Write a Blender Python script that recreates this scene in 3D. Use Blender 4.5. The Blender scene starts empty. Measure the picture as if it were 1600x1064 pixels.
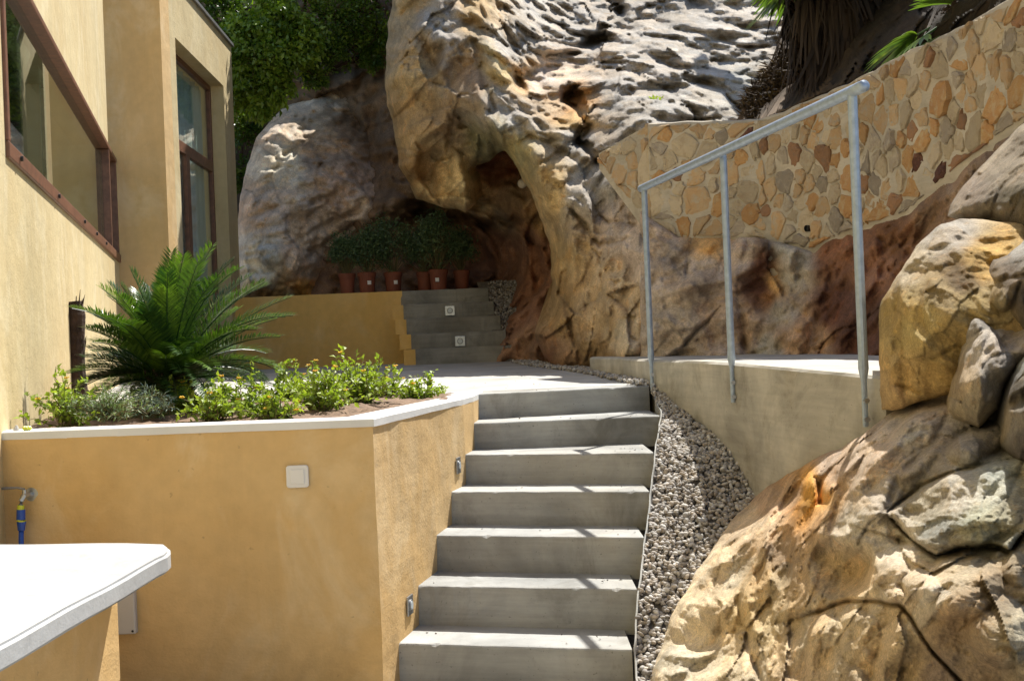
import bpy, bmesh, math, random
import numpy as np
from mathutils import Vector, Matrix

S = bpy.context.scene
C = S.collection
random.seed(7)
rs = np.random.RandomState(7)

# ------------------------------------------------------------------ camera, sun, sky
FPX, ROLL, PITCH, EYE = 1850.0, 0.04, 8 / 1850.0, 0.28
ca, sa, cb, sb = math.cos(ROLL), math.sin(ROLL), math.cos(PITCH), math.sin(PITCH)
Rv = np.array([ca, 0, -sa]); U0 = np.array([sa, 0, ca]); Yv = np.array([0, 1.0, 0])
Fv = Yv * cb + U0 * sb; Uv = U0 * cb - Yv * sb
EYEP = np.array([0, 0, EYE])
cam_d = bpy.data.cameras.new('camera'); cam = bpy.data.objects.new('camera', cam_d); C.objects.link(cam)
cam_d.sensor_fit = 'HORIZONTAL'; cam_d.sensor_width = 36; cam_d.lens = 36 * FPX / 1600
cam_d.clip_start = 0.05; cam_d.clip_end = 500
cam.matrix_world = Matrix(((Rv[0], Uv[0], -Fv[0], 0), (Rv[1], Uv[1], -Fv[1], 0), (Rv[2], Uv[2], -Fv[2], EYE), (0, 0, 0, 1)))
S.camera = cam
SUN = Vector((0.57, 1.0, 1.70)).normalized()
sd = bpy.data.lights.new('sun', 'SUN'); sun = bpy.data.objects.new('sun', sd); C.objects.link(sun)
sd.energy = 5.0; sd.angle = math.radians(0.53); sd.color = (1.0, 0.955, 0.88)
sun.rotation_euler = SUN.to_track_quat('Z', 'Y').to_euler(); sun.location = (4, 8, 14)
w = bpy.data.worlds.new('World'); S.world = w; w.use_nodes = True
nt = w.node_tree; nt.nodes.clear()
sky = nt.nodes.new('ShaderNodeTexSky'); sky.sky_type = 'NISHITA'; sky.sun_disc = False
sky.sun_elevation = math.asin(SUN.z); sky.sun_rotation = math.atan2(SUN.x, SUN.y)
bg = nt.nodes.new('ShaderNodeBackground'); bg.inputs['Strength'].default_value = 0.105
wo = nt.nodes.new('ShaderNodeOutputWorld')
nt.links.new(sky.outputs[0], bg.inputs[0]); nt.links.new(bg.outputs[0], wo.inputs[0])
S.view_settings.view_transform = 'Standard'; S.view_settings.look = 'None'
S.view_settings.exposure = 0.76; S.view_settings.gamma = 1

def P(x, y, D):
    """world point (numpy) on the sight line of photo pixel x,y at distance D along +Y"""
    x = np.asarray(x, float); y = np.asarray(y, float); D = np.asarray(D, float)
    dx = (x - 800) / FPX; dy = -(y - 532) / FPX
    r = Fv + dx[..., None] * Rv + dy[..., None] * Uv
    return EYEP + r * (D / r[..., 1])[..., None]
def PZ(x, y, z):
    r = Fv + (x - 800) / FPX * Rv - (y - 532) / FPX * Uv
    return EYEP + r * ((z - EYE) / r[2])
def V(a): return Vector((float(a[0]), float(a[1]), float(a[2])))

# ------------------------------------------------------------------ numpy noise
def _h(ix, iy, iz, s):
    n = (ix.astype(np.int64) * 374761393 + iy.astype(np.int64) * 668265263 + iz.astype(np.int64) * 2147483647 + s * 1274126177) & 0xffffffff
    n = ((n ^ (n >> 13)) * 1274126177) & 0xffffffff
    n = ((n ^ (n >> 16)) * 2246822519) & 0xffffffff
    n = n ^ (n >> 15)
    return (n & 0xffffff) / float(0xffffff)
def vnoise(p, s=0):
    i = np.floor(p); f = p - i; u = f * f * f * (f * (f * 6 - 15) + 10); i = i.astype(np.int64)
    r = 0
    for a in (0, 1):
        wa = u[:, 0] if a else 1 - u[:, 0]
        for b in (0, 1):
            wb = u[:, 1] if b else 1 - u[:, 1]
            for c in (0, 1):
                wc = u[:, 2] if c else 1 - u[:, 2]
                ix, iy, iz = i[:, 0] + a, i[:, 1] + b, i[:, 2] + c
                gx = _h(ix, iy, iz, s) * 2 - 1; gy = _h(ix, iy, iz, s + 11) * 2 - 1; gz = _h(ix, iy, iz, s + 23) * 2 - 1
                r = r + wa * wb * wc * (gx * (f[:, 0] - a) + gy * (f[:, 1] - b) + gz * (f[:, 2] - c))
    return r * 1.6
def fbm(p, oct=4, s=0, g=0.5):
    r = 0; a = 1.0
    for k in range(oct):
        r = r + a * vnoise(p * 2 ** k + k * 7.3, s + k); a *= g
    return r
def ridged(p, oct=4, s=0):
    r = 0; a = 1.0
    for k in range(oct):
        n = 1 - np.abs(vnoise(p * 2 ** k + k * 3.1, s + k)) * 2.2; r = r + a * n; a *= 0.5
    return r * 0.5
def worley(p, s=0):
    """F1, F2, offset to nearest seed, hash of nearest seed (3)"""
    i = np.floor(p).astype(np.int64); n = len(p)
    f1 = np.full(n, 9.0); f2 = np.full(n, 9.0); v = np.zeros((n, 3)); h = np.zeros((n, 3))
    for a in (-1, 0, 1):
        for b in (-1, 0, 1):
            for c in (-1, 0, 1):
                ix, iy, iz = i[:, 0] + a, i[:, 1] + b, i[:, 2] + c
                q = np.stack([ix + _h(ix, iy, iz, s), iy + _h(ix, iy, iz, s + 5), iz + _h(ix, iy, iz, s + 9)], 1)
                d = p - q; L = np.sqrt((d * d).sum(1))
                m = L < f1
                f2 = np.where(m, f1, np.minimum(f2, L)); f1 = np.where(m, L, f1)
                v[m] = d[m]
                h[m, 0] = _h(ix, iy, iz, s + 31)[m]; h[m, 1] = _h(ix, iy, iz, s + 37)[m]; h[m, 2] = _h(ix, iy, iz, s + 41)[m]
    return f1, f2, v, h
def facets(p, s=0, tilt=0.8, off=0.6):
    f1, f2, v, h = worley(p, s)
    return off * (h[:, 0] - 0.5) + tilt * ((h - 0.5) * v).sum(1) * 2, f2 - f1, h

# ------------------------------------------------------------------ tagging and mesh helpers
def tag(o, label=None, cat=None, group=None, kind=None):
    if label: o['label'] = label
    if cat: o['category'] = cat
    if group: o['group'] = group
    if kind: o['kind'] = kind
    return o
def link(name, me, mat=None, parent=None):
    o = bpy.data.objects.new(name, me); C.objects.link(o)
    if mat and len(me.materials) == 0: me.materials.append(mat)
    if parent:
        o.parent = parent
        o.matrix_parent_inverse = Matrix.Translation(-parent.location) if parent.rotation_euler[2] == 0 else parent.matrix_basis.inverted()
    return o
def thing(name, loc, label, cat, group=None):
    o = bpy.data.objects.new(name, None); C.objects.link(o); o.location = V(loc); o.empty_display_size = 0.1
    return tag(o, label, cat, group)
def pymesh(name, verts, faces, smooth=False):
    me = bpy.data.meshes.new(name); me.from_pydata([tuple(map(float, v)) for v in verts], [], [tuple(map(int, f)) for f in faces]); me.update()
    if smooth: me.shade_smooth()
    return me
def npmesh(name, verts, faces, smooth=True, col=None):
    """faces: (n,k) int array"""
    verts = np.asarray(verts, np.float32); faces = np.asarray(faces, np.int32); k = faces.shape[1]
    me = bpy.data.meshes.new(name)
    me.vertices.add(len(verts)); me.vertices.foreach_set('co', verts.ravel())
    me.loops.add(faces.size); me.loops.foreach_set('vertex_index', faces.ravel())
    me.polygons.add(len(faces)); me.polygons.foreach_set('loop_start', np.arange(0, faces.size, k, dtype=np.int32))
    me.update(calc_edges=True); me.validate()
    if smooth: me.shade_smooth()
    if col is not None:
        a = me.color_attributes.new('tint', 'FLOAT_COLOR', 'POINT')
        a.data.foreach_set('color', np.concatenate([col, np.ones((len(col), 1))], 1).astype(np.float32).ravel())
    return me
def bm_to(name, bm, mat, parent=None, smooth=False, bev=0):
    if bev:
        bmesh.ops.bevel(bm, geom=bm.edges[:], offset=bev, segments=2, affect='EDGES', profile=0.5)
    bmesh.ops.recalc_face_normals(bm, faces=bm.faces)
    me = bpy.data.meshes.new(name); bm.to_mesh(me); bm.free()
    if smooth: me.shade_smooth()
    return link(name, me, mat, parent)
def add_prism(bm, poly, z0, z1):
    """poly: list of (x,y); z0,z1 numbers or lists"""
    n = len(poly)
    z0 = [z0] * n if np.isscalar(z0) else z0; z1 = [z1] * n if np.isscalar(z1) else z1
    a = [bm.verts.new((float(p[0]), float(p[1]), float(z))) for p, z in zip(poly, z0)]
    b = [bm.verts.new((float(p[0]), float(p[1]), float(z))) for p, z in zip(poly, z1)]
    bm.faces.new(a[::-1]); bm.faces.new(b)
    for i in range(n):
        j = (i + 1) % n; bm.faces.new((a[i], a[j], b[j], b[i]))
def add_hexa(bm, pts):
    v = [bm.verts.new(tuple(map(float, p))) for p in pts]
    for f in ((0, 1, 2, 3), (7, 6, 5, 4), (0, 4, 5, 1), (1, 5, 6, 2), (2, 6, 7, 3), (3, 7, 4, 0)):
        bm.faces.new([v[i] for i in f])
def frame_of(d):
    d = Vector(d).normalized(); u = Vector((0, 0, 1)) if abs(d.z) < 0.95 else Vector((0, 1, 0))
    a = d.cross(u).normalized(); b = a.cross(d).normalized(); return d, a, b
def add_tube(bm, pts, rad, seg=10, cap=True, sq=None):
    pts = [Vector(tuple(map(float, p))) for p in pts]; n = len(pts)
    rad = [rad] * n if np.isscalar(rad) else rad; rings = []
    for i, p in enumerate(pts):
        d = (pts[min(i + 1, n - 1)] - pts[max(i - 1, 0)])
        _, a, b = frame_of(d)
        fx, fy = (1, 1) if sq is None else sq[i]
        rings.append([bm.verts.new(p + (a * math.cos(t) * fx + b * math.sin(t) * fy) * rad[i]) for t in [2 * math.pi * k / seg for k in range(seg)]])
    for i in range(n - 1):
        for k in range(seg):
            bm.faces.new((rings[i][k], rings[i][(k + 1) % seg], rings[i + 1][(k + 1) % seg], rings[i + 1][k]))
    if cap:
        bm.faces.new(rings[0][::-1]); bm.faces.new(rings[-1])

# ------------------------------------------------------------------ materials
class M:
    def __init__(s, name):
        s.m = bpy.data.materials.new(name); s.m.use_nodes = True; s.t = s.m.node_tree; s.t.nodes.clear()
        s.out = s.n('ShaderNodeOutputMaterial'); s.b = s.n('ShaderNodeBsdfPrincipled'); s.l(s.b, s.out, 0, 'Surface')
        s.tc = s.n('ShaderNodeTexCoord'); s.co = s.tc.outputs['Object']
    def n(s, k, **kw):
        x = s.t.nodes.new(k)
        for a, b in kw.items(): setattr(x, a, b)
        return x
    def l(s, a, b, i=0, j=0):
        a = a.outputs[i] if hasattr(a, 'outputs') else a
        s.t.links.new(a, b.inputs[j]); return b
    def noise(s, sc, det=4, ro=0.55, co=None, dist=0, stretch=None):
        x = s.n('ShaderNodeTexNoise'); x.inputs['Scale'].default_value = sc; x.inputs['Detail'].default_value = det
        x.inputs['Roughness'].default_value = ro; x.inputs['Distortion'].default_value = dist
        c = co or s.co
        if stretch:
            mp = s.n('ShaderNodeMapping'); mp.inputs['Scale'].default_value = stretch; s.l(c, mp); c = mp.outputs[0]
        s.t.links.new(c, x.inputs['Vector']); return x.outputs['Fac']
    def ramp(s, f, *st):
        x = s.n('ShaderNodeValToRGB'); e = x.color_ramp.elements
        while len(e) < len(st): e.new(0.5)
        for k, (p, c) in enumerate(st):
            e[k].position = p; e[k].color = (c if hasattr(c, '__len__') else (c, c, c)) + (1,) if hasattr(c, '__len__') else (c, c, c, 1)
        s.t.links.new(f, x.inputs[0]); return x.outputs[0]
    def mix(s, f, a, b, mode='MIX'):
        x = s.n('ShaderNodeMix', data_type='RGBA', blend_type=mode)
        for sock, v in ((x.inputs[0], f), (x.inputs[6], a), (x.inputs[7], b)):
            if hasattr(v, 'is_linked'): s.t.links.new(v, sock)
            elif hasattr(v, '__len__'): sock.default_value = tuple(v) + (1,)
            else: sock.default_value = v
        return x.outputs[2]
    def math(s, op, a, b=0.0):
        x = s.n('ShaderNodeMath', operation=op)
        for sock, v in ((x.inputs[0], a), (x.inputs[1], b)):
            if hasattr(v, 'is_linked'): s.t.links.new(v, sock)
            else: sock.default_value = v
        return x.outputs[0]
    def col(s, c): 
        if hasattr(c, 'is_linked'): s.t.links.new(c, s.b.inputs['Base Color'])
        else: s.b.inputs['Base Color'].default_value = tuple(c) + (1,)
    def set(s, **kw):
        for a, b in kw.items(): s.b.inputs[a.replace('_', ' ')].default_value = b
        return s
    def bump(s, h, st=0.3, d=0.02):
        x = s.n('ShaderNodeBump'); x.inputs['Strength'].default_value = st; x.inputs['Distance'].default_value = d
        s.t.links.new(h, x.inputs['Height']); s.t.links.new(x.outputs[0], s.b.inputs['Normal']); return s

def mat_plain(name, c, rough=0.6, metal=0.0, var=0.15, sc=8.0, bump=0.0, bsc=60):
    m = M(name); f = m.noise(sc, 5)
    m.col(m.mix(m.ramp(f, (0.3, 0.0), (0.7, 1.0)), tuple(x * (1 - var) for x in c), tuple(min(1, x * (1 + var)) for x in c)))
    m.set(Roughness=rough, Metallic=metal)
    if bump: m.bump(m.noise(bsc, 4), bump, 0.01)
    return m.m
def mat_stucco(name, c0, c1, c2):
    m = M(name)
    a = m.ramp(m.noise(1.1, 6, 0.6, dist=0.6), (0.35, 0.0), (0.68, 1.0))
    base = m.mix(a, c0, c1)
    b = m.ramp(m.noise(2.6, 7, 0.65, dist=1.0, stretch=(1, 1, 0.55)), (0.5, 0.0), (0.72, 0.75))
    base = m.mix(b, base, c2)
    g = m.ramp(m.noise(14, 5), (0.3, 0.94), (0.7, 1.04))
    base = m.mix(1.0, base, g, 'MULTIPLY')
    # rain streaks
    st = m.ramp(m.noise(2.2, 6, 0.65, dist=.6, stretch=(1, 1, 0.16)), (0.45, 1.0), (0.75, 0.86))
    base = m.mix(1.0, base, st, 'MULTIPLY')
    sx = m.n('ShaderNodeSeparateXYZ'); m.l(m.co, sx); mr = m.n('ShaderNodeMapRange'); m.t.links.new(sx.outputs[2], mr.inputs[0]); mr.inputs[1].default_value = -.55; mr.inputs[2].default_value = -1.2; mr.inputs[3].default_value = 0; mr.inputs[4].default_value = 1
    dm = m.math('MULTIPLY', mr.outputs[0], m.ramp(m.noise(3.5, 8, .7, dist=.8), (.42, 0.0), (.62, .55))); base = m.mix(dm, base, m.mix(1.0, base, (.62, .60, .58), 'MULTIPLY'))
    hc = m.ramp(m.noise(30, 4), (.70, 1.0), (.76, .72)); m.col(m.mix(1.0, base, hc, 'MULTIPLY')); m.set(Roughness=0.88)
    h = m.math('ADD', m.noise(9, 5), m.math('MULTIPLY', m.noise(90, 4), 0.35))
    m.bump(m.math('ADD', h, m.math('MULTIPLY', m.noise(3.0, 6, .6, stretch=(1, 1, 2.2)), 1.2)), 0.28, 0.018); return m.m
def mat_concrete(name, c, dark=0.6, light=1.12, bump=0.25):
    m = M(name)
    f = m.ramp(m.noise(2.2, 8, 0.62, dist=0.5), (0.3, dark), (0.62, light))
    base = m.mix(1.0, c, f, 'MULTIPLY')
    warm = m.ramp(m.noise(1.3, 5, dist=0.8), (0.45, 0.0), (0.7, 0.38))
    base = m.mix(warm, base, m.mix(1.0, base, (1.0, 0.86, 0.64), 'MULTIPLY'))
    bl_ = m.ramp(m.noise(1.7, 8, 0.7, dist=1.2), (0.52, 0.0), (0.66, 1.0))
    base = m.mix(m.math('MULTIPLY', bl_, 1.25 - dark), base, m.mix(1.0, base, (0.56, 0.54, 0.50), 'MULTIPLY'))
    hor = m.ramp(m.noise(3, 6, 0.7, stretch=(0.5, 0.5, 8)), (0.35, 0.86), (0.65, 1.06))
    base = m.mix(1.0, base, hor, 'MULTIPLY')
    sp = m.ramp(m.noise(70, 3), (0.66, 1.0), (0.74, 0.55))
    m.col(m.mix(1.0, base, sp, 'MULTIPLY')); m.set(Roughness=0.85)
    m.bump(m.math('ADD', m.noise(16, 6), m.math('MULTIPLY', m.noise(120, 3), 0.4)), bump, 0.012); return m.m
def mat_rock(name='rock', sc=1.0, bump=0.6, lich=0.5):
    m = M(name)
    at = m.n('ShaderNodeAttribute'); at.attribute_name = 'tint'; t = at.outputs['Color']
    a = m.ramp(m.noise(3.0 * sc, 9, 0.65, dist=0.4), (0.28, 0.62), (0.7, 1.3))
    c = m.mix(1.0, t, a, 'MULTIPLY')
    # pale scuffed patches
    pl = m.ramp(m.noise(7 * sc, 8, 0.68, dist=0.8), (0.55, 0.0), (0.64, 0.55))
    c = m.mix(pl, c, m.mix(1.0, c, (1.55, 1.5, 1.42), 'MULTIPLY'))
    # dark lichen specks
    li = m.ramp(m.noise(17 * sc, 9, 0.75), (0.55, 0.0), (0.68, lich))
    c = m.mix(li, c, m.mix(1.0, c, (0.42, 0.38, 0.34), 'MULTIPLY'))
    oc = m.ramp(m.noise(4.3 * sc, 6, 0.6, dist=1.5), (0.58, 0.0), (0.72, 0.45))
    c = m.mix(oc, c, m.mix(1.0, c, (1.25, 0.92, 0.58), 'MULTIPLY'))
    gr_ = m.ramp(m.noise(55 * sc, 6, 0.75), (0.35, 0.70), (0.65, 1.28)); c = m.mix(1.0, c, gr_, 'MULTIPLY')
    m.col(c); m.set(Roughness=0.92)
    m.b.inputs['Specular IOR Level'].default_value = 0.25
    h = m.math('ADD', m.noise(9 * sc, 9, 0.7), m.math('MULTIPLY', m.noise(38 * sc, 8, 0.75), 0.75))
    vo = m.n('ShaderNodeTexVoronoi', feature='DISTANCE_TO_EDGE'); vo.inputs['Scale'].default_value = 2.6 * sc
    wn = m.n('ShaderNodeTexNoise'); wn.inputs['Scale'].default_value = 2.5 * sc; wn.inputs['Detail'].default_value = 5
    m.t.links.new(m.co, wn.inputs['Vector'])
    m.t.links.new(m.mix(0.28, m.co, wn.outputs['Color']), vo.inputs['Vector'])
    cr = m.ramp(vo.outputs['Distance'], (0.0, 0.0), (0.035, 1.0))
    h = m.math('ADD', h, m.math('MULTIPLY', cr, 0.0))
    m.bump(h, bump, 0.045 / sc); return m.m
def mat_leaf(name, c0, c1, rough=0.45, trans=0.25):
    m = M(name); m.t.nodes.remove(m.tc); 
    at = m.n('ShaderNodeAttribute'); at.attribute_name = 'tint'
    sx = m.n('ShaderNodeSeparateColor'); m.l(at.outputs['Color'], sx)
    c = m.mix(sx.outputs[0], c0, c1)
    m.col(c); m.set(Roughness=rough)
    tr = m.n('ShaderNodeBsdfTranslucent'); m.t.links.new(m.mix(1.0, c, (1.5, 1.7, 0.6), 'MULTIPLY'), tr.inputs[0])
    mx = m.n('ShaderNodeMixShader'); mx.inputs[0].default_value = trans
    m.l(m.b, mx, 0, 1); m.l(tr, mx, 0, 2); m.l(mx, m.out, 0, 'Surface'); return m.m

m_stucco = mat_stucco('ochre_stucco', (0.61, 0.395, 0.155), (0.67, 0.465, 0.215), (0.74, 0.575, 0.335))
m_cream = mat_stucco('cream_stucco', (0.55, 0.425, 0.205), (0.61, 0.50, 0.27), (0.68, 0.59, 0.37))
def mat_slab():
    m = M('white_painted_cap'); a = m.ramp(m.noise(2.4, 8, .68, dist=1.0), (.35, .86), (.65, 1.06)); b = m.ramp(m.noise(11, 7, .7, dist=.5), (.56, 1.0), (.70, .86)); d_ = m.ramp(m.noise(120, 3), (.68, 1.0), (.74, .7))
    m.col(m.mix(1.0, m.mix(1.0, m.mix(1.0, (.42, .43, .43), a, 'MULTIPLY'), b, 'MULTIPLY'), d_, 'MULTIPLY')); m.set(Roughness=.6); m.bump(m.math('ADD', m.noise(7, 6), m.math('MULTIPLY', m.noise(80, 4), .3)), .35, .012); return m.m
m_white = mat_slab()
m_capw = mat_plain('white_coping_paint', (0.70, 0.70, 0.68), 0.7, var=0.06, sc=5, bump=0.15, bsc=30)
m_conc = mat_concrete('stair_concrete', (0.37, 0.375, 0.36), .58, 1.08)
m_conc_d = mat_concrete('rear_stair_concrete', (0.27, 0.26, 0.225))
m_land = mat_concrete('landing_concrete', (0.45, 0.44, 0.415), 0.85, 1.05, 0.15)
m_walk = mat_concrete('walkway_concrete', (0.49, 0.465, 0.40), 0.62, 1.12)
m_floor = mat_concrete('floor_concrete', (0.36, 0.34, 0.30), 0.8, 1.05)
m_soil = mat_plain('soil', (0.20, 0.13, 0.085), 0.95, var=0.45, sc=22, bump=0.9, bsc=40)
m_soil_d = mat_plain('dark_soil', (0.035, 0.026, 0.018), 0.95, var=0.5, sc=5, bump=0.9, bsc=14)
m_wood = mat_plain('red_brown_wood', (0.17, 0.075, 0.04), 0.45, var=0.3, sc=18)
m_galv = mat_plain('galvanised_steel', (0.36, 0.44, 0.54), 0.42, metal=0.45, var=0.15, sc=30)  # blue in the base colour stands in for the reflected sky
m_zinc = mat_plain('zinc_flashing', (0.25, 0.25, 0.25), 0.5, metal=0.6)
m_plast = mat_plain('white_plastic', (0.75, 0.74, 0.72), 0.35, var=0.02)
m_greyp = mat_plain('grey_plastic', (0.50, 0.48, 0.45), 0.45, var=0.04)
m_blue = mat_plain('blue_hose', (0.02, 0.08, 0.38), 0.35, var=0.1)
m_yell = mat_plain('yellow_plastic', (0.55, 0.60, 0.04), 0.4, var=0.05)
m_terra = mat_plain('terracotta', (0.20, 0.06, 0.03), 0.75, var=0.15, sc=10)
m_black = mat_plain('black', (0.012, 0.012, 0.012), 0.5, var=0.1)
m_lens = mat_plain('lamp_lens', (0.55, 0.62, 0.66), 0.12, var=0.05)
m_steel = mat_plain('brushed_steel', (0.42, 0.44, 0.46), 0.32, metal=0.85, var=0.1, sc=40)
m_rock = mat_rock('limestone', 1.0, 0.34, 0.2)
m_rockf = mat_rock('foreground_limestone', 2.2, 0.7, 0.3)
m_bark = mat_plain('bark', (0.055, 0.032, 0.018), 0.95, var=0.5, sc=14, bump=1.0, bsc=30)
m_dead = mat_leaf('dead_frond', (0.022, 0.013, 0.008), (0.10, 0.062, 0.034), 0.85, 0.05)
m_cyc = mat_leaf('cycad_leaf', (0.018, 0.056, 0.018), (0.15, 0.26, 0.028), 0.33, 0.18)
m_lant = mat_leaf('lantana_leaf', (0.11, 0.18, 0.02), (0.34, 0.42, 0.06), 0.5, 0.3)
m_lav = mat_leaf('grey_green_leaf', (0.10, 0.16, 0.07), (0.22, 0.28, 0.15), 0.6, 0.2)
m_bush = mat_leaf('bush_leaf', (0.05, 0.11, 0.012), (0.26, 0.36, 0.04), 0.38, 0.3)
m_pot_l = mat_leaf('potted_leaf', (0.045, 0.085, 0.035), (0.13, 0.20, 0.075), 0.5, 0.15)
m_palm = mat_leaf('palm_leaf', (0.06, 0.12, 0.03), (0.22, 0.30, 0.05), 0.4, 0.3)
m_stem = mat_plain('green_brown_stem', (0.13, 0.11, 0.04), 0.8, var=0.3)
m_flo = mat_plain('yellow_orange_flower', (0.85, 0.48, 0.02), 0.6, var=0.3, sc=3)
def mat_glass(name='window_glass', ior=1.75, tc_=(0.62, 0.72, 0.70, 1)):
    m = M(name); m.t.nodes.remove(m.b)
    tr = m.n('ShaderNodeBsdfTransparent'); tr.inputs[0].default_value = tc_
    gl = m.n('ShaderNodeBsdfGlossy'); gl.inputs['Roughness'].default_value = 0.015
    gl.inputs[0].default_value = (0.9, 0.93, 0.92, 1)
    fr = m.n('ShaderNodeFresnel'); ge = m.n('ShaderNodeNewGeometry'); m.t.links.new(m.math('ADD', m.math('MULTIPLY', ge.outputs['Backfacing'], 1 / ior - ior), ior), fr.inputs[0])
    mx = m.n('ShaderNodeMixShader'); m.l(fr, mx, 0, 0); m.l(tr, mx, 0, 1); m.l(gl, mx, 0, 2); m.l(mx, m.out, 0, 'Surface')
    return m.m
m_glass = mat_glass()
m_glass2 = mat_glass('clear_glass', 1.35, (.9, .96, .94, 1))
m_curt = mat_plain('pale_curtain', (0.50, 0.55, 0.54), 0.9, var=0.12, sc=3)
m_room = mat_plain('dim_room', (0.10, 0.09, 0.08), 0.9)

# ================================================================== GROUND, FLOOR, LANDING
def structure(o): o['kind'] = 'structure'; return o
def sheet(name, pts, mat, thick=0.0):
    bm = bmesh.new()
    if thick: add_prism(bm, [(p[0], p[1]) for p in pts], [p[2] - thick for p in pts], [p[2] for p in pts])
    else: bm.faces.new([bm.verts.new(tuple(map(float, p))) for p in pts])
    return structure(bm_to(name, bm, mat))
sheet('ground', [(-150, -150, -1.45), (150, -150, -1.45), (150, 200, -1.45), (-150, 200, -1.45)], m_soil)
FLOOR = -1.165
sheet('courtyard_floor', [(-14, -14, FLOOR), (14, -14, FLOOR), (14, 4.9, FLOOR), (-14, 4.9, FLOOR)], m_floor, 0.15)

# nosing lines of the near staircase, from the photograph: left px, right px, tread z
Hn = [0.0, -0.150, -0.300, -0.460, -0.630, -0.805, -0.985]
NOSE = [((747, 615.5), (1014, 602.5)), ((740, 661), (1031, 649.7)), ((725.6, 710.4), (1021, 707)), ((704.4, 768), (1014.5, 767.6)),
        ((681, 836.3), (1006, 839)), ((653, 915), (995, 920)), ((622.5, 1004.7), (987.5, 1014))]
NP = [(PZ(a[0], a[1], z), PZ(b[0], b[1], z)) for (a, b), z in zip(NOSE, Hn)]
# landing: rises gently to the rear stair
zl = lambda Y: max(0.0, (Y - 7.0) * 0.0185)
A, B = NP[0]
lp = [A, B, (2.4, 7.2, 0.004), (3.2, 9.5, zl(9.5)), (3.2, 13.6, zl(13.6)), (-4.2, 13.6, zl(13.6)), (-4.2, 7.6, 0.004), (A[0] - .25, A[1] + .02, 0)]
sheet('landing', [A + [-.2, .29, .001], B + [-.02, .27, .001], (B[0] + 1.6, B[1] + .4, 0.0), (3.2, 13.6, zl(13.6)), (-4.2, 13.6, zl(13.6)), (-4.2, A[1] + .3, 0.0)], m_land, 0.16)

stair = thing('concrete_staircase', (NP[6][0] + NP[6][1]) / 2 * [1, 1, 0] + [0, 0, FLOOR],
              'broad grey concrete staircase of seven risers climbing between yellow wall and gravel', 'staircase')
def rough_step(name, a, b, depth_l, depth_r, z, drop, mat, parent, seed, ext=0.0, amp=0.0025):
    """a step as a block with a slightly uneven nosing; a,b = nosing ends"""
    n = 60; rr = np.random.RandomState(seed)
    bm = bmesh.new(); rows = []
    d = (b - a); L = np.linalg.norm(d[:2]); u = d / L
    t = np.linspace(-ext / L, 1, n)
    wob = np.convolve(rr.randn(n + 4), np.ones(5) / 5, 'valid') * amp
    chip = np.where(rr.rand(n) < .03, rr.uniform(.001, .005, n), 0)
    for k in range(n):
        p = a + d * t[k]; dep = depth_l + (depth_r - depth_l) * t[k]
        zz = p[2] + wob[k] * 0.5
        e = 0.008
        pr = [(p[0], p[1] + wob[k], zz - drop), (p[0], p[1] + wob[k], zz - e - chip[k] * 1.2), (p[0], p[1] + e * .5 + wob[k] + chip[k], zz - e * .3 - chip[k]), (p[0], p[1] + e * 1.6 + wob[k] + chip[k] * 1.5, zz),
              (p[0], p[1] + dep, zz), (p[0], p[1] + dep, zz - drop)]
        rows.append([bm.verts.new(tuple(map(float, q))) for q in pr])
    for k in range(n - 1):
        for j in range(6):
            bm.faces.new((rows[k][j], rows[k + 1][j], rows[k + 1][(j + 1) % 6], rows[k][(j + 1) % 6]))
    bm.faces.new(rows[0]); bm.faces.new(rows[-1][::-1])
    return bm_to(name, bm, mat, parent)
for i in range(7):
    a, b = NP[i]
    dl = dr = 0.30
    if i > 0: dl = NP[i - 1][0][1] - a[1]; dr = NP[i - 1][1][1] - b[1]
    drop = (Hn[i] - (Hn[i + 1] if i < 6 else FLOOR)) + 0.02
    a2 = a.copy()
    rough_step('step', a2, b, max(dl, .1) + .03, max(dr, .1) + .03, Hn[i], drop, m_conc, stair, 20 + i, ext=0.3)

# ================================================================== NEAR PLANTER
zc = 0.004
CN = P(583, 652, 4.875); CL = P(-60, 671, 4.97); CN[2] = CL[2] = zc
wl = thing('planter_wall', (CN[0], CN[1], FLOOR), 'ochre stucco retaining wall of the flower bed, left of the stairs, with thin white cap', 'retaining wall')
def offset_poly(pts, d):
    out = []
    for i, p in enumerate(pts):
        p = np.array(p[:2]); a = np.array(pts[max(i - 1, 0)][:2]); b = np.array(pts[min(i + 1, len(pts) - 1)][:2])
        d1 = (p - a) if i > 0 else (b - p); d2 = (b - p) if i < len(pts) - 1 else (p - a)
        d1 = d1 / np.linalg.norm(d1); d2 = d2 / np.linalg.norm(d2)
        n1 = np.array([-d1[1], d1[0]]); n2 = np.array([-d2[1], d2[0]]); n = n1 + n2; n = n / np.linalg.norm(n)
        out.append(p + n * d / max(0.3, n.dot(n1)))
    return out
# right face follows the left ends of the steps
line = [CL[:2], CN[:2]]
for i in range(6, 0, -1): line.append(NP[i][0][:2])
CE2 = np.array([NP[0][0][0] + 0.02, NP[0][0][1] + 0.32])
line.append(NP[0][0][:2]); line.append(CE2)
W0 = np.array(CN[:2]); W1 = np.array(NP[0][0][:2]) + [0.0, 0]
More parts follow.
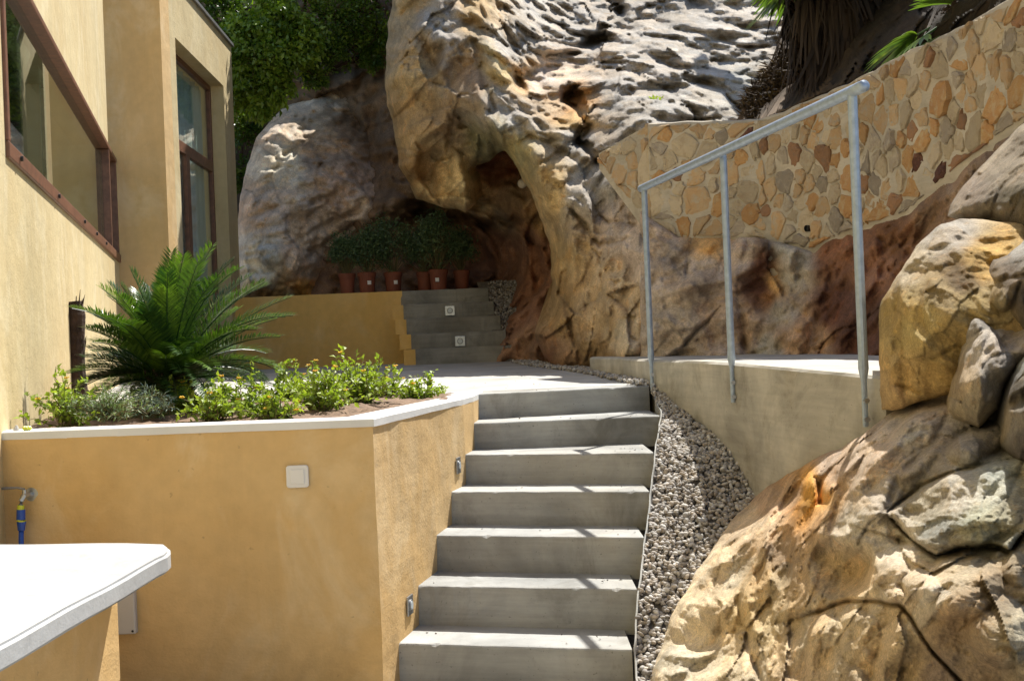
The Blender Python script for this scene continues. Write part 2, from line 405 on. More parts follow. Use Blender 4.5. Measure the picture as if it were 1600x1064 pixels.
# straighten: one straight right face from corner to landing
def onright(Y): t = (Y - W0[1]) / (W1[1] - W0[1]); return W0 + (W1 - W0) * t
RL = [W0] + [np.array(NP[k][0][:2]) for k in (6, 5, 4, 3, 2, 1, 0)] + [np.array([-.195, 7.36])]
print([q.round(3).tolist() for q in RL])
def onright(Y): return np.array([np.interp(Y, [p[1] for p in RL], [p[0] for p in RL]), Y])
line = [np.array(CL[:2])] + RL
def wall_strip(name, line, th, z0, z1, mat, parent, bulge=0.003, seed=0, nz=14, step=0.12, capt=0.0):
    """wall following a plan line, front face finely divided and slightly uneven"""
    pts = []
    for i in range(len(line) - 1):
        n = max(1, int(np.linalg.norm(line[i + 1] - line[i]) / step))
        for k in range(n): pts.append(line[i] + (line[i + 1] - line[i]) * k / n)
    pts.append(line[-1]); back = offset_poly(pts, th)
    bm = bmesh.new(); cols = []
    for p, q in zip(pts, back):
        zs = np.linspace(z0, z1, nz); c = []
        P3 = np.stack([np.full(nz, p[0]), np.full(nz, p[1]), zs], 1)
        nn = vnoise(P3 * 1.7, seed) * bulge * 2 + vnoise(P3 * 6, seed) * bulge
        dirn = (p - q) / np.linalg.norm(p - q)
        for k in range(nz): c.append(bm.verts.new((p[0] + dirn[0] * nn[k], p[1] + dirn[1] * nn[k], zs[k])))
        c.append(bm.verts.new((q[0], q[1], z1))); c.append(bm.verts.new((q[0], q[1], z0))); cols.append(c)
    m = nz + 2
    for a, b in zip(cols[:-1], cols[1:]):
        for k in range(m): bm.faces.new((a[k], b[k], b[(k + 1) % m], a[(k + 1) % m]))
    bm.faces.new(cols[0][::-1]); bm.faces.new(cols[-1])
    return bm_to(name, bm, mat, parent)
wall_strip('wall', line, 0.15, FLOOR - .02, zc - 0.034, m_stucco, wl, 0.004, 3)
capl = offset_poly(line, -0.003)
bm = bmesh.new()
def sub(line, st=0.1):
    o = []
    for i in range(len(line) - 1):
        n = max(1, int(np.linalg.norm(line[i + 1] - line[i]) / st))
        for k in range(n): o.append(line[i] + (line[i + 1] - line[i]) * k / n)
    o.append(line[-1]); return o
cl = sub([np.array(p) for p in capl]); ci = offset_poly(cl, 0.158)
rows = []
for k, (p, q) in enumerate(zip(cl, ci)):
    e = vnoise(np.array([[p[0] * 5, p[1] * 5, 0.5]]), 4)[0] * 0.004
    rows.append([bm.verts.new(v) for v in ((p[0], p[1], zc - .034 + e), (p[0], p[1], zc - .004), (p[0] + (q[0] - p[0]) * .03, p[1] + (q[1] - p[1]) * .03, zc), (q[0], q[1], zc + .001), (q[0], q[1], zc - .042))])
for a, b in zip(rows[:-1], rows[1:]):
    for k in range(5): bm.faces.new((a[k], b[k], b[(k + 1) % 5], a[(k + 1) % 5]))
bm.faces.new(rows[0][::-1]); bm.faces.new(rows[-1])
bm_to('cap', bm, m_capw, wl)

# planter soil: bumpy sheet
def bumpy(name, poly, zf, mat, step=0.05, amp=0.02, sc=6, seed=0, struct=True):
    poly = np.array(poly, float); x0, y0 = poly.min(0); x1, y1 = poly.max(0)
    nx, ny = int((x1 - x0) / step) + 2, int((y1 - y0) / step) + 2
    gx, gy = np.meshgrid(np.linspace(x0, x1, nx), np.linspace(y0, y1, ny))
    X, Y = gx.ravel(), gy.ravel()
    Z = np.array([zf(a, b) for a, b in zip(X, Y)])
    Z = Z + fbm(np.stack([X * sc, Y * sc, X * 0], 1), 4, seed) * amp
    ins = in_poly(X, Y, poly).reshape(ny, nx)
    idx = np.arange(nx * ny).reshape(ny, nx)
    m = ins[:-1, :-1] & ins[1:, :-1] & ins[:-1, 1:] & ins[1:, 1:]
    F = np.stack([idx[:-1, :-1][m], idx[:-1, 1:][m], idx[1:, 1:][m], idx[1:, :-1][m]], 1)
    o = link(name, npmesh(name, np.stack([X, Y, Z], 1), F), mat)
    if struct: structure(o)
    return o
def in_poly(x, y, poly):
    r = np.zeros(len(x), bool); n = len(poly)
    for i in range(n):
        x0, y0 = poly[i]; x1, y1 = poly[(i + 1) % n]
        if y0 == y1: continue
        c = ((y0 > y) != (y1 > y)) & (x < (x1 - x0) * (y - y0) / (y1 - y0) + x0)
        r ^= c
    return r
# building wall base line
BD = np.array([-0.246, 1.0]); B0 = np.array([-2.155, 4.98])
def bw(Y): return B0 + BD * (Y - 5.0)
SB = PZ(392, 590, 0.02)
bumpy('planter_soil', [W0 + [-.05, .08], onright(6.2) + [-.05, 0], (onright(7.1) + [-.06, 0]), (-0.6, 8.0), (-1.2, 8.8), (-1.9, 9.2), bw(9.2), bw(4.6), CL[:2] + [0.0, 0.08]],
      lambda x, y: -0.022 + 0.05 * math.exp(-((x + 1.4) ** 2 + (y - 6.6) ** 2) / 1.0), m_soil, 0.03, 0.020, 7, 5)

# ================================================================== LOW WALL BOTTOM LEFT
lw = thing('low_wall', (-1.5, 3.2, FLOOR), 'low yellow wall at the lower left with a thick white rounded slab on top', 'low wall')
zt = -0.40
pR = PZ(257, 868, zt); pT = PZ(236, 847, zt); pL = PZ(-120, 850, zt); pN = PZ(0, 1008, zt); dN = (pN - pR)[:2]
pNN = pN[:2] + dN * 0.9
poly = [pR[:2] + (pN - pR)[:2] * .05, pR[:2] + [.004, .02], pR[:2] + [-0.008, 0.10], pR[:2] + [-.035, .19], pR[:2] + [-.075, .27], pT[:2] + [-0.09, 0.0], pL[:2], (pL[0] - .1, pNN[1]), pNN]
bm = bmesh.new()
add_prism(bm, poly, zt - 0.068, zt)
bmesh.ops.subdivide_edges(bm, edges=[e for e in bm.edges if e.calc_length() > .6], cuts=14)
bmesh.ops.bevel(bm, geom=[e for e in bm.edges if len(e.link_faces) == 2 and e.calc_face_angle(0) > 0.5], offset=0.011, segments=3, affect='EDGES')
for v in bm.verts: v.co.z += 0.004 * math.sin(v.co.y * 9) * math.sin(v.co.x * 7)
bm_to('slab_cap', bm, m_white, lw, smooth=False)
wR = np.array([-1.497, 4.385, 0])
wpoly = [wR[:2], (pL[0], wR[1] + .04), (pL[0], pNN[1]), (wR[0] + (pNN[0] - pR[0]), pNN[1])]
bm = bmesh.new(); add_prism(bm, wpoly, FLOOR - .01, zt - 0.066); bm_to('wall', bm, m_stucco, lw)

# ================================================================== BUILDING
hs = thing('stucco_house', (bw(5)[0], 5.0, FLOOR), 'cream stucco house wall on the left with a long brown framed strip window', 'house')
def qbox(bm, a, b, z0, z1, th):
    """vertical slab whose face runs a->b (plan), thickness th to the left of a->b"""
    a = np.array(a, float); b = np.array(b, float); d = (b - a) / np.linalg.norm(b - a); n = np.array([-d[1], d[0]]) * th
    add_prism(bm, [a, b, b + n, a + n], z0, z1)
Ys, Ye = 5.33, 11.25          # window strip
zs_, zt_ = 1.215, 2.205
TH = 0.30
bm = bmesh.new()
qbox(bm, bw(-3), bw(11.25), FLOOR - .02, zs_ - .0, TH)
bm_to('wall', bm, m_cream, hs)
bm = bmesh.new(); qbox(bm, bw(-3), bw(Ys - 0.0), zs_ + .001, zt_ - .001, TH); bm_to('wall', bm, m_cream, hs)
bm = bmesh.new(); qbox(bm, bw(-3), bw(10.55), zt_, 6.2, TH); bm_to('wall', bm, m_cream, hs)
# window frame members
wf = thing  # alias kept short
win = None
def bar(a, b, z0, z1, out, inn, name, parent, mat=m_wood, bev=0.006):
    a = np.array(a, float); b = np.array(b, float); d = (b - a) / np.linalg.norm(b - a); n = np.array([-d[1], d[0]])
    bm = bmesh.new(); add_prism(bm, [a - n * out, b - n * out, b + n * inn, a + n * inn], z0, z1)
    return bm_to(name, bm, mat, parent, bev=bev)
bm = bmesh.new(); qbox(bm, bw(Ys + .04) , bw(Ye), zs_ + .05, zt_ - .03, 0.02)
win = bm_to('window', bm, m_glass, hs)
for v in win.data.vertices: pass
gsh = np.array([-1.0, -0.259]) / math.hypot(1, .259)
win.data.transform(Matrix.Translation((gsh[0] * .05, gsh[1] * .05, 0)))
bar(bw(Ys), bw(Ye + .03), zs_, zs_ + .075, 0.018, .10, 'frame', win)
bar(bw(Ys), bw(Ye + .03), zt_ - .04, zt_, 0.012, .10, 'frame', win)
bar(bw(Ys), bw(Ys + .06), zs_ + .077, zt_ - .042, 0.015, .08, 'frame', win)
bar(bw(10.5), bw(10.55), zs_ + .077, zt_ - .042, 0.008, .06, 'frame', win)
bar(bw(Ye - .05), bw(Ye), zs_ + .077, zt_ - .042, 0.008, .06, 'frame', win)
for Y in (5.6, 6.9, 8.2, 9.0, 9.75):                     # dark bolt heads on the sill
    p = bw(Y) - gsh * 0.021
    bm = bmesh.new(); add_tube(bm, [(p[0], p[1], zs_ + .038), (p[0] - gsh[0] * .012, p[1] - gsh[1] * .012, zs_ + .038)], .013, 8)
    bm_to('bolt', bm, m_black, win)
# room behind
bm = bmesh.new(); qbox(bm, bw(4.0) + gsh * 2.2, bw(10.5) + gsh * 2.2, zs_ - 1.0, zt_ + 1, 0.05); bm_to('room_wall', bm, m_curt, hs)
# annexe
XA0, YA0 = -3.235, 11.30
def ax(Y): return np.array([XA0 - 0.024 * (Y - YA0), Y])
YA1 = 14.58; ROOF = 4.10
an = thing('stucco_annexe', (XA0, YA0, 0), 'tall cream stucco block behind the cycad with a brown framed glazed door in its side', 'house')
bm = bmesh.new(); add_prism(bm, [ax(YA0), ax(YA0) + [0, .3], (-4.6, YA0 + .3), (-4.6, YA0)], -0.1, ROOF); bm_to('wall', bm, m_stucco, an)  # shaded front of the cream block: its shade is put in as darker ochre
Yd0, Yd1, zd = 11.84, 14.05, 3.495
for (y0, y1, z0, z1) in ((YA0 + .301, Yd0, -.1, ROOF), (Yd0 + .001, Yd1 - .001, zd, ROOF), (Yd1, YA1, -.1, ROOF)):
    bm = bmesh.new(); qbox(bm, ax(y0), ax(y1), z0, z1, 0.22); bm_to('wall', bm, m_cream, an)
bm = bmesh.new(); add_prism(bm, [ax(YA1) + [-.22, 0], ax(YA1 + .0) + [-.22, -.3], (-5.5, YA1 - .3), (-5.5, YA1)], -.1, ROOF); bm_to('wall', bm, m_cream, an)
bm = bmesh.new(); add_prism(bm, [ax(YA0 - .03) + [.03, 0], ax(YA1 + .05) + [.03, 0], ax(YA1 + .05) + [-1.5, 0], ax(YA0 - .03) + [-1.5, 0]], ROOF + .001, ROOF + .035); bm_to('roof_coping', bm, m_zinc, an)
sb_ = np.array([-.165, 0])
bm = bmesh.new(); qbox(bm, ax(Yd0) + sb_ - [.02, 0], ax(Yd1) + sb_ - [.02, 0], 0.0, zd, 0.008)
door = bm_to('glazed_door', bm, m_glass2, an)
for (y0, y1, z0, z1) in ((Yd0, Yd1, 2.47, 2.59), (Yd0, Yd1, zd - .06, zd - .001), (Yd0, Yd0 + .05, .0, 2.469), (Yd0, Yd0 + .05, 2.591, zd - .061), (Yd1 - .07, Yd1, 0, 2.469), (Yd1 - .07, Yd1, 2.591, zd - .061),
                         (12.75, 12.89, 0, 2.469), (Yd0 + .071, Yd1 - .071, 0, .1)):
    bar(ax(y0) + sb_, ax(y1) + sb_, z0, z1, .012, .04, 'frame', door, bev=0.004)
bm = bmesh.new()
n = 60; ys = np.linspace(Yd0 + .1, Yd1 - .05, n); f = []
for k, y in enumerate(ys):
    p = ax(y) + sb_ - [.10 + .025 * math.sin(k * .9) + .01 * math.sin(k * 2.1), 0]
    f.append((bm.verts.new((p[0], p[1], 0.02)), bm.verts.new((p[0], p[1], zd - .05))))
for a, b in zip(f[:-1], f[1:]): bm.faces.new((a[0], b[0], b[1], a[1]))
bm_to('curtain', bm, m_curt, door, smooth=True)

# ================================================================== REAR TERRACE: yellow wall, stair, soil
m_terr = mat_stucco('terrace_stucco', (0.72, 0.44, 0.12), (0.78, 0.50, 0.16), (0.80, 0.56, 0.24))
yw = thing('terrace_wall', (-2, 14.2, 0), 'ochre stucco terrace wall under the row of potted shrubs', 'retaining wall')
TZ = 0.985
wall_strip('wall', [np.array([-5.4, 14.25]), np.array([-1.29, 14.18])], 0.2, 0, TZ, m_terr, yw, 0.004, 9, nz=8, step=.3)
rst = thing('rear_staircase', (-.4, 13, .1), 'dark grey shaded concrete staircase of five risers at the rear, below the cave', 'staircase')
RN = [((649, 546.5), (801, 541.0)), ((642, 522.5), (790, 518)), ((634.7, 498.5), (781.5, 494)), ((630, 474.5), (771, 470.6)), ((626, 456), (763, 452))]
RZ = [0.285, 0.455, 0.632, 0.81, 0.985]
RD = [13.0, 13.3, 13.6, 13.9, 14.18]
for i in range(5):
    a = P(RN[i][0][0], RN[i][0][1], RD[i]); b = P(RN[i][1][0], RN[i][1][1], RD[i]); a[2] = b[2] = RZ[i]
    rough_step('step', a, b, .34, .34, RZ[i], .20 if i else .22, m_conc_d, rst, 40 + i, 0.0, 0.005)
    # yellow stepped plinth against the left end of each step
    if i < 4:
        bm = bmesh.new(); x1 = a[0] - .002
        add_prism(bm, [(x1 - .13, RD[i] + .03), (x1, RD[i] + .03), (x1, RD[i] + .34), (x1 - .13, RD[i] + .34)], 0.05 if i == 0 else RZ[i - 1] + .001, RZ[i] - 0.004)
        bm_to('side_plinth', bm, m_terr, yw)
sheet('terrace_floor', [(-5.4, 14.4, TZ - .004), (0.2, 14.4, TZ - .004), (0.6, 17.5, TZ - .004), (-6, 17.5, TZ - .004)], m_soil, 0.3)

# ================================================================== WALKWAY
WKT = [(922, 558, 9.4), (970, 560, 8.3), (1019, 562.5, 7.32), (1080, 564, 6.62), (1143, 567, 6.03), (1240, 576, 5.2), (1352, 586, 4.50), (1383, 588, 4.37)]
wtop = [P(x, y, D) for x, y, D in WKT]
wk = thing('walkway_wall', wtop[2], 'pale rendered concrete retaining wall carrying the raised walkway right of the gravel', 'retaining wall')
wl_line = [np.array(p[:2]) for p in wtop]; wz = [p[2] for p in wtop]
pts = sub(wl_line, .08)
cum = np.cumsum([0] + [np.linalg.norm(wl_line[i + 1] - wl_line[i]) for i in range(len(wl_line) - 1)])
cs = np.cumsum([0] + [np.linalg.norm(pts[i + 1] - pts[i]) for i in range(len(pts) - 1)])
zz = np.interp(cs, cum, wz)
def wk_z(): return zz
back = offset_poly(pts, 0.25)
bm = bmesh.new(); cols = []
for i, (p, q) in enumerate(zip(pts, back)):
    nz = 16; zs = np.linspace(-1.2, zz[i] - .012, nz); P3 = np.stack([np.full(nz, p[0]), np.full(nz, p[1]), zs], 1)
    nn = vnoise(P3 * 1.5, 77) * .012 + vnoise(P3 * 5, 78) * .004; dr = (p - q) / .25
    c = [bm.verts.new((p[0] + dr[0] * nn[k], p[1] + dr[1] * nn[k], zs[k])) for k in range(nz)]
    c.append(bm.verts.new((p[0] - dr[0] * .012, p[1] - dr[1] * .012, zz[i]))); c.append(bm.verts.new((q[0], q[1], zz[i]))); c.append(bm.verts.new((q[0], q[1], -1.2))); cols.append(c)
for a, b in zip(cols[:-1], cols[1:]):
    m_ = len(a)
    for k in range(m_): bm.faces.new((a[k], b[k], b[(k + 1) % m_], a[(k + 1) % m_]))
bm.faces.new(cols[0][::-1]); bm.faces.new(cols[-1])
bm_to('wall', bm, m_walk, wk)
fl = [(q[0], q[1], z - .001) for q, z in zip(offset_poly(pts, .24), zz)]
far = [(1.9, 4.6, .13), (6.5, 5.2, .16), (6.5, 7.5, .17), (3.4, 8.6, .17), (1.9, 9.6, .17), (.66, 9.7, fl[0][2])]
sheet('walkway', fl + far, m_land, .12)

# handrail
hr = thing('handrail', wtop[2], 'galvanised steel tube handrail on three posts bolted to the walkway wall', 'handrail')
posts = [((1005, 297), (1019, 562), (1020, 608), 7.27), ((1130, 243), (1143, 566), (1144, 629), 5.98), ((1331, 150), (1350, 584), (1352, 667), 4.45)]
tops = []
for (tx, ty), (mx, my), (bx_, by_), D in posts:
    T = P(tx, ty, D); Mx = P(mx, my, D); Bx = P(bx_, by_, D); off = np.array([-.02, -.035, 0])
    Mx[0] = Bx[0] = T[0] = (T[0] + Mx[0]) / 2; tops.append(T)
    bm = bmesh.new(); r = .0185
    add_tube(bm, [T, Mx + [0, 0, .07], Mx + [0, 0, .02], Mx + [0, 0, -.03], Bx + [0, 0, .01], Bx], [r, r, r, r, r, r * .8], 12,
             sq=[(1, 1), (1, 1), (1.1, .8), (.62, .35), (.62, .3), (.62, .3)])
    po = bm_to('post', bm, m_galv, hr, smooth=False)
    for k, zq in enumerate((Bx[2] + .03, (Bx[2] + Mx[2]) / 2 + .0)):
        bm = bmesh.new(); add_tube(bm, [(Bx[0] + .002, Bx[1] - .004, zq), (Bx[0] + .002, Bx[1] - .024, zq)], .011, 6); bm_to('bolt', bm, m_steel, po)
e0 = P(997, 299, 7.38); e1 = P(1350, 126, 4.33)
T0, T2 = tops[0], tops[2]
d = T2 - T0
up_ = np.array([0, 0, .016]); bm = bmesh.new(); add_tube(bm, [T0 + up_ - d * .025, T0 + up_, T0 + up_ + d * .5, T2 + up_, T2 + up_ + d * .035], .0225, 16); o = bm_to('rail', bm, m_galv, hr, smooth=True)

# ================================================================== ROCK SCULPTING
def rbf(ctrl, X, Y, c=25.0):
    A = np.array([q[:2] for q in ctrl], float) / 100; z = np.array([q[2] for q in ctrl], float); n = len(A); c = c / 100
    phi = lambda r2: np.sqrt(r2 + c * c)
    K = phi(((A[:, None] - A[None]) ** 2).sum(-1)); Pm = np.concatenate([np.ones((n, 1)), A], 1)
    Mx = np.zeros((n + 3, n + 3)); Mx[:n, :n] = K; Mx[:n, n:] = Pm; Mx[n:, :n] = Pm.T
    sol = np.linalg.solve(Mx, np.concatenate([z, np.zeros(3)]))
    out = np.zeros(len(X)); q = np.stack([X, Y], 1) / 100
    for s in range(0, len(X), 40000):
        e = q[s:s + 40000]; out[s:s + 40000] = phi(((e[:, None] - A[None]) ** 2).sum(-1)) @ sol[:n] + sol[n] + e @ sol[n + 1:]
    return out
def seg_dist(X, Y, pts, closed=False):
    best = np.full(len(X), 1e9); bx = X.copy(); by = Y.copy(); tt = np.zeros(len(X))
    n = len(pts); R_ = range(n if closed else n - 1)
    for i in R_:
        x0, y0 = pts[i][:2]; x1, y1 = pts[(i + 1) % n][:2]; dx, dy = x1 - x0, y1 - y0
        t = np.clip(((X - x0) * dx + (Y - y0) * dy) / (dx * dx + dy * dy + 1e-9), 0, 1)
        qx, qy = x0 + t * dx, y0 + t * dy; d = np.hypot(X - qx, Y - qy); m = d < best
        best = np.where(m, d, best); bx = np.where(m, qx, bx); by = np.where(m, qy, by); tt = np.where(m, (i + t) / max(1, n - 1), tt)
    return best, bx, by, tt
def rough_outline(pts, amp, seed, step=5):
    out = []
    n = len(pts)
    for i in range(n):
        a = np.array(pts[i], float); b = np.array(pts[(i + 1) % n], float); k = max(1, int(np.linalg.norm(b - a) / step))
        d = (b - a) / (np.linalg.norm(b - a) + 1e-9); nr = np.array([-d[1], d[0]])
        for j in range(k):
            p = a + (b - a) * j / k
            o = fbm(np.array([[p[0] / 45, p[1] / 45, seed]]), 4, seed)[0] * amp
            out.append(p + nr * o)
    return np.array(out)
def relief(name, outline, ctrl, step, feats=(), edge=(0.5, 60), rough=6, noise=(), tints=(), tint_warp=25, mat=None, back=0.8, seed=1, c=25, parent=None, tpow=3.0, crackdark=0.5, px_noise=1.0):
    """a rock face sculpted as a dense sheet with rounded rims and closed sides. noise = list of (kind, scale, amp, stretch axes)"""
    ol = rough_outline(outline, rough, seed)
    x0, y0 = ol.min(0) - step; x1, y1 = ol.max(0) + step
    nx, ny = int((x1 - x0) / step) + 2, int((y1 - y0) / step) + 2
    gx, gy = np.meshgrid(np.linspace(x0, x1, nx), np.linspace(y0, y1, ny)); X, Y = gx.ravel(), gy.ravel()
    ins = in_poly(X, Y, ol).reshape(ny, nx)
    # keep cells touching the inside; snap outer vertices on the outline
    keep = ins[:-1, :-1] | ins[1:, :-1] | ins[:-1, 1:] | ins[1:, 1:]
    idx = np.arange(nx * ny).reshape(ny, nx)
    F = np.stack([idx[:-1, :-1][keep], idx[1:, :-1][keep], idx[1:, 1:][keep], idx[:-1, 1:][keep]], 1)
    used = np.unique(F); remap = np.full(nx * ny, -1); remap[used] = np.arange(len(used)); F = remap[F]
    X, Y = X[used], Y[used]; inn = ins.ravel()[used]
    de, bx, by, _ = seg_dist(X, Y, ol, True)
    X = np.where(inn, X, bx); Y = np.where(inn, Y, by); de = np.where(inn, de, 0)
    D = rbf(ctrl, X, Y, c)
    base = P(X, Y, D)
    disp = np.zeros(len(X)); crack = np.zeros(len(X)); idh = np.zeros((len(X), 3)) + .5
    wx = X + fbm(base * 2.2, 4, seed + 60) * 16 * px_noise; wy = Y + fbm(base * 2.2 + 9, 4, seed + 61) * 16 * px_noise
    for f in feats:
        if f[0] == 'g':
            d, _, _, t = seg_dist(wx * .5 + X * .5, wy * .5 + Y * .5, f[1]); w_ = f[2]; vv_ = np.clip(fbm(base * 1.6, 2, seed + 66) * 1.2 + .8, .2, 1.2) * np.clip(np.sin(np.pi * np.clip(t, 0, 1)) * 4 + .25, 0, 1); w_ = w_ * (.55 + .45 * vv_); g = np.exp(-(d / w_) ** 2) * vv_; disp -= g * f[3]; crack = np.maximum(crack, np.clip(g, 0, 1) * min(1, f[3] / .12) * .8)
        elif f[0] == 'b':
            _, cx, cy, rx, ry, an_, h = f; a_ = math.radians(an_); u = ((wx - cx) * math.cos(a_) + (wy - cy) * math.sin(a_)) / rx; v = (-(wx - cx) * math.sin(a_) + (wy - cy) * math.cos(a_)) / ry
            q = np.clip(1 - u * u - v * v, 0, 1); disp += q ** .8 * h if h > 0 else h * q
        elif f[0] == 's':      # step: everything on one side of a polyline stands proud by h, smooth over w
            d, qx, qy, t = seg_dist(wx, wy, f[1]); n_ = np.zeros(len(X))
            pts = f[1]; poly = f[4]; i_ = in_poly(wx, wy, poly); sg = np.where(i_, 1.0, -1.0); disp += f[3] * (1 / (1 + np.exp(-sg * d / f[2])))
        elif f[0] == 'r':      # ridge
            d, _, _, t = seg_dist(wx, wy, f[1]); disp += f[3] * np.exp(-np.abs(d / f[2]) ** 1.4)
    for nz in noise:
        kind, sc, amp = nz[:3]; st = np.array(nz[3]) if len(nz) > 3 and nz[3] is not None and kind != 'led' else np.eye(3)
        q = (base @ st.T) * sc + seed * 3.7
        q = q + np.stack([fbm(q * .8 + 3, 2, seed + 5), fbm(q * .8 + 17, 2, seed + 6), fbm(q * .8 + 31, 2, seed + 7)], 1) * .14
        if kind == 'fbm': disp += fbm(q, 5, seed + 2) * amp
        elif kind == 'rid': disp += (ridged(q, 4, seed + 3) - .5) * amp
        elif kind == 'fac':
            v, e, h = facets(q, seed + 4, 1.25, 0.25); disp += v * amp; ck = np.exp(-(e / .05) ** 2) * np.clip(fbm(q * .6, 2, seed + 40) * 2.5 + .3, 0, 1); disp -= ck * amp * .25; crack = np.maximum(crack, ck * .6); idh = h
        elif kind == 'tri':     # angular fracture planes
            rr_ = np.random.RandomState(seed * 13 + int(sc * 10)); tv = []
            for i_ in range(5):
                nn_ = rr_.randn(3); nn_ /= np.linalg.norm(nn_); ph = (q @ nn_) * rr_.uniform(.75, 1.35) + fbm(base * sc * .45 + i_ * 9, 2, seed + 80 + i_) * .9; fr = ph - np.floor(ph); tv.append(np.abs(fr - .5) * 2)
            disp += amp * (np.maximum(tv[0], tv[1]) + np.minimum(tv[2], tv[3]) + np.minimum(tv[4], tv[1]) * .7 - 1.1)
        elif kind == 'led':     # bedding ledges: gently outward below each lip, then cut back
            bn = np.array(nz[3], float); bn /= np.linalg.norm(bn); f1, f2, v, h = worley(base * .9 + 40, seed + 15)
            u_ = (base @ bn) * sc + fbm(base * 1.1, 3, seed + 16) * .55 + (h[:, 0] - .5) * .7; fr = u_ - np.floor(u_); a_ = .45 + .9 * _h(np.floor(u_).astype(np.int64), (h[:, 1] * 50).astype(np.int64), np.zeros(len(u_), np.int64), seed)
            disp += amp * a_ * np.where(fr < .14, fr / .14, (1 - fr) / .86); crack = np.maximum(crack, np.exp(-(np.minimum(fr, 1 - fr) / .05) ** 2) * .35)
        elif kind == 'crk':
            f1, f2, v, h = worley(q, seed + 8); ck = np.exp(-((f2 - f1) / .05) ** 2) * (fbm(q * .5, 2, seed) > -.1); disp -= ck * amp; crack = np.maximum(crack, ck * .8)
        elif kind == 'pil':     # pillowy cobbles
            f1, f2, v, h = worley(q, seed + 12); disp += (np.clip(f2 - f1, 0, .5)) * amp; crack = np.maximum(crack, np.exp(-((f2 - f1) / .06) ** 2) * .6)
    fade = np.clip(de / 14, 0, 1) ** .5
    k = np.clip(1 - de / edge[1], 0, 1); D = D + edge[0] * (1 - np.sqrt(np.clip(1 - k * k, 0, 1)))
    D = D - disp * (0.35 + .65 * fade)
    Vv = P(X, Y, D)
    # colour
    tw = np.stack([fbm(base * 1.6 + 5, 4, seed + 70), fbm(base * 1.6 + 15, 4, seed + 71)], 1) * tint_warp
    T = np.array([t[:2] for t in tints], float); Cc = np.array([t[2] for t in tints], float)
    num = np.zeros((len(X), 3)); den = np.zeros(len(X))
    for tp, cc in zip(T, Cc):
        wgt = 1 / (((X + tw[:, 0] - tp[0]) ** 2 + (Y + tw[:, 1] - tp[1]) ** 2) / 400 + .3) ** (tpow / 2 + .3)
        num += wgt[:, None] * cc; den += wgt
    col = num / den[:, None]
    col = col * (1 + (idh[:, :1] - .5) * .28) * (1 + (idh[:, 1:2] - .5) * np.array([.10, 0, -.14]))
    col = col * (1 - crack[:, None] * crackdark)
    # closed sides: extrude the boundary backwards
    Fv_ = F
    ed = {}
    E = np.concatenate([Fv_[:, [0, 1]], Fv_[:, [1, 2]], Fv_[:, [2, 3]], Fv_[:, [3, 0]]])
    key = np.sort(E, 1); ku, inv, cnt = np.unique(key[:, 0].astype(np.int64) * 10000000 + key[:, 1], return_inverse=True, return_counts=True)
    be = E[cnt[inv] == 1]
    bv = np.unique(be); mp = {int(v): len(Vv) + i for i, v in enumerate(bv)}
    cen = Vv.mean(0); bk = EYEP + (Vv[bv] - EYEP) * (1 + back / Vv[bv, 1:2]); bk[:, 0] += (cen[0] - bk[:, 0]) * .12; bk[:, 2] += (cen[2] - bk[:, 2]) * .12
    sf = np.array([[a, mp[int(a)], mp[int(b)], b] for a, b in be])
    me = npmesh(name, np.concatenate([Vv, bk]), np.concatenate([F, sf]), True, np.concatenate([col, col[bv] * .8]))
    return link(name, me, mat or m_rock, parent)

def rot_strata(tilt_deg, yaw_deg=0, squash=3.0):
    """matrix that compresses noise along a tilted bedding normal"""
    a = math.radians(tilt_deg); b = math.radians(yaw_deg)
    n = np.array([math.sin(a) * math.cos(b), -math.sin(b) * .6, math.cos(a)]); n /= np.linalg.norm(n)
    return np.eye(3) + (squash - 1) * np.outer(n, n)

GREY = (0.40, 0.375, 0.335); LGREY = (0.52, 0.49, 0.44); PINK = (0.42, 0.335, 0.265); OCH = (0.42, 0.29, 0.14); DOCH = (0.30, 0.19, 0.085)
RED = (0.24, 0.12, 0.07); DRED = (0.12, 0.055, 0.035); BROWN = (0.20, 0.14, 0.09); GREEN = (0.20, 0.185, 0.10); CREAM = (0.60, 0.50, 0.34); DK = (0.10, 0.075, 0.05); ORG = (0.55, 0.27, 0.06)

# hillside behind everything
def zhill(x, y): return 1.0 + max(0, (y - 16.8)) * 3.0
hill = relief('hillside', [(-300, -110), (2000, -110), (2000, 620), (-300, 620)],
              [(-300, 500, 18), (500, 450, 17.5), (700, 450, 17.5), (1000, 450, 18), (2000, 450, 15), (-300, -400, 20), (600, -400, 20.5), (900, -200, 20), (1300, -100, 17), (1400, -400, 18), (2000, -200, 15.5), (2000, -400, 17), (1300, 200, 15.5)],
              14, noise=[('fbm', .5, 1.0), ('fac', .9, .5)], tints=[(400, 100, DK), (800, 0, BROWN), (1500, 0, DK), (0, 400, DK)], rough=3, back=.5, seed=3)
structure(hill)

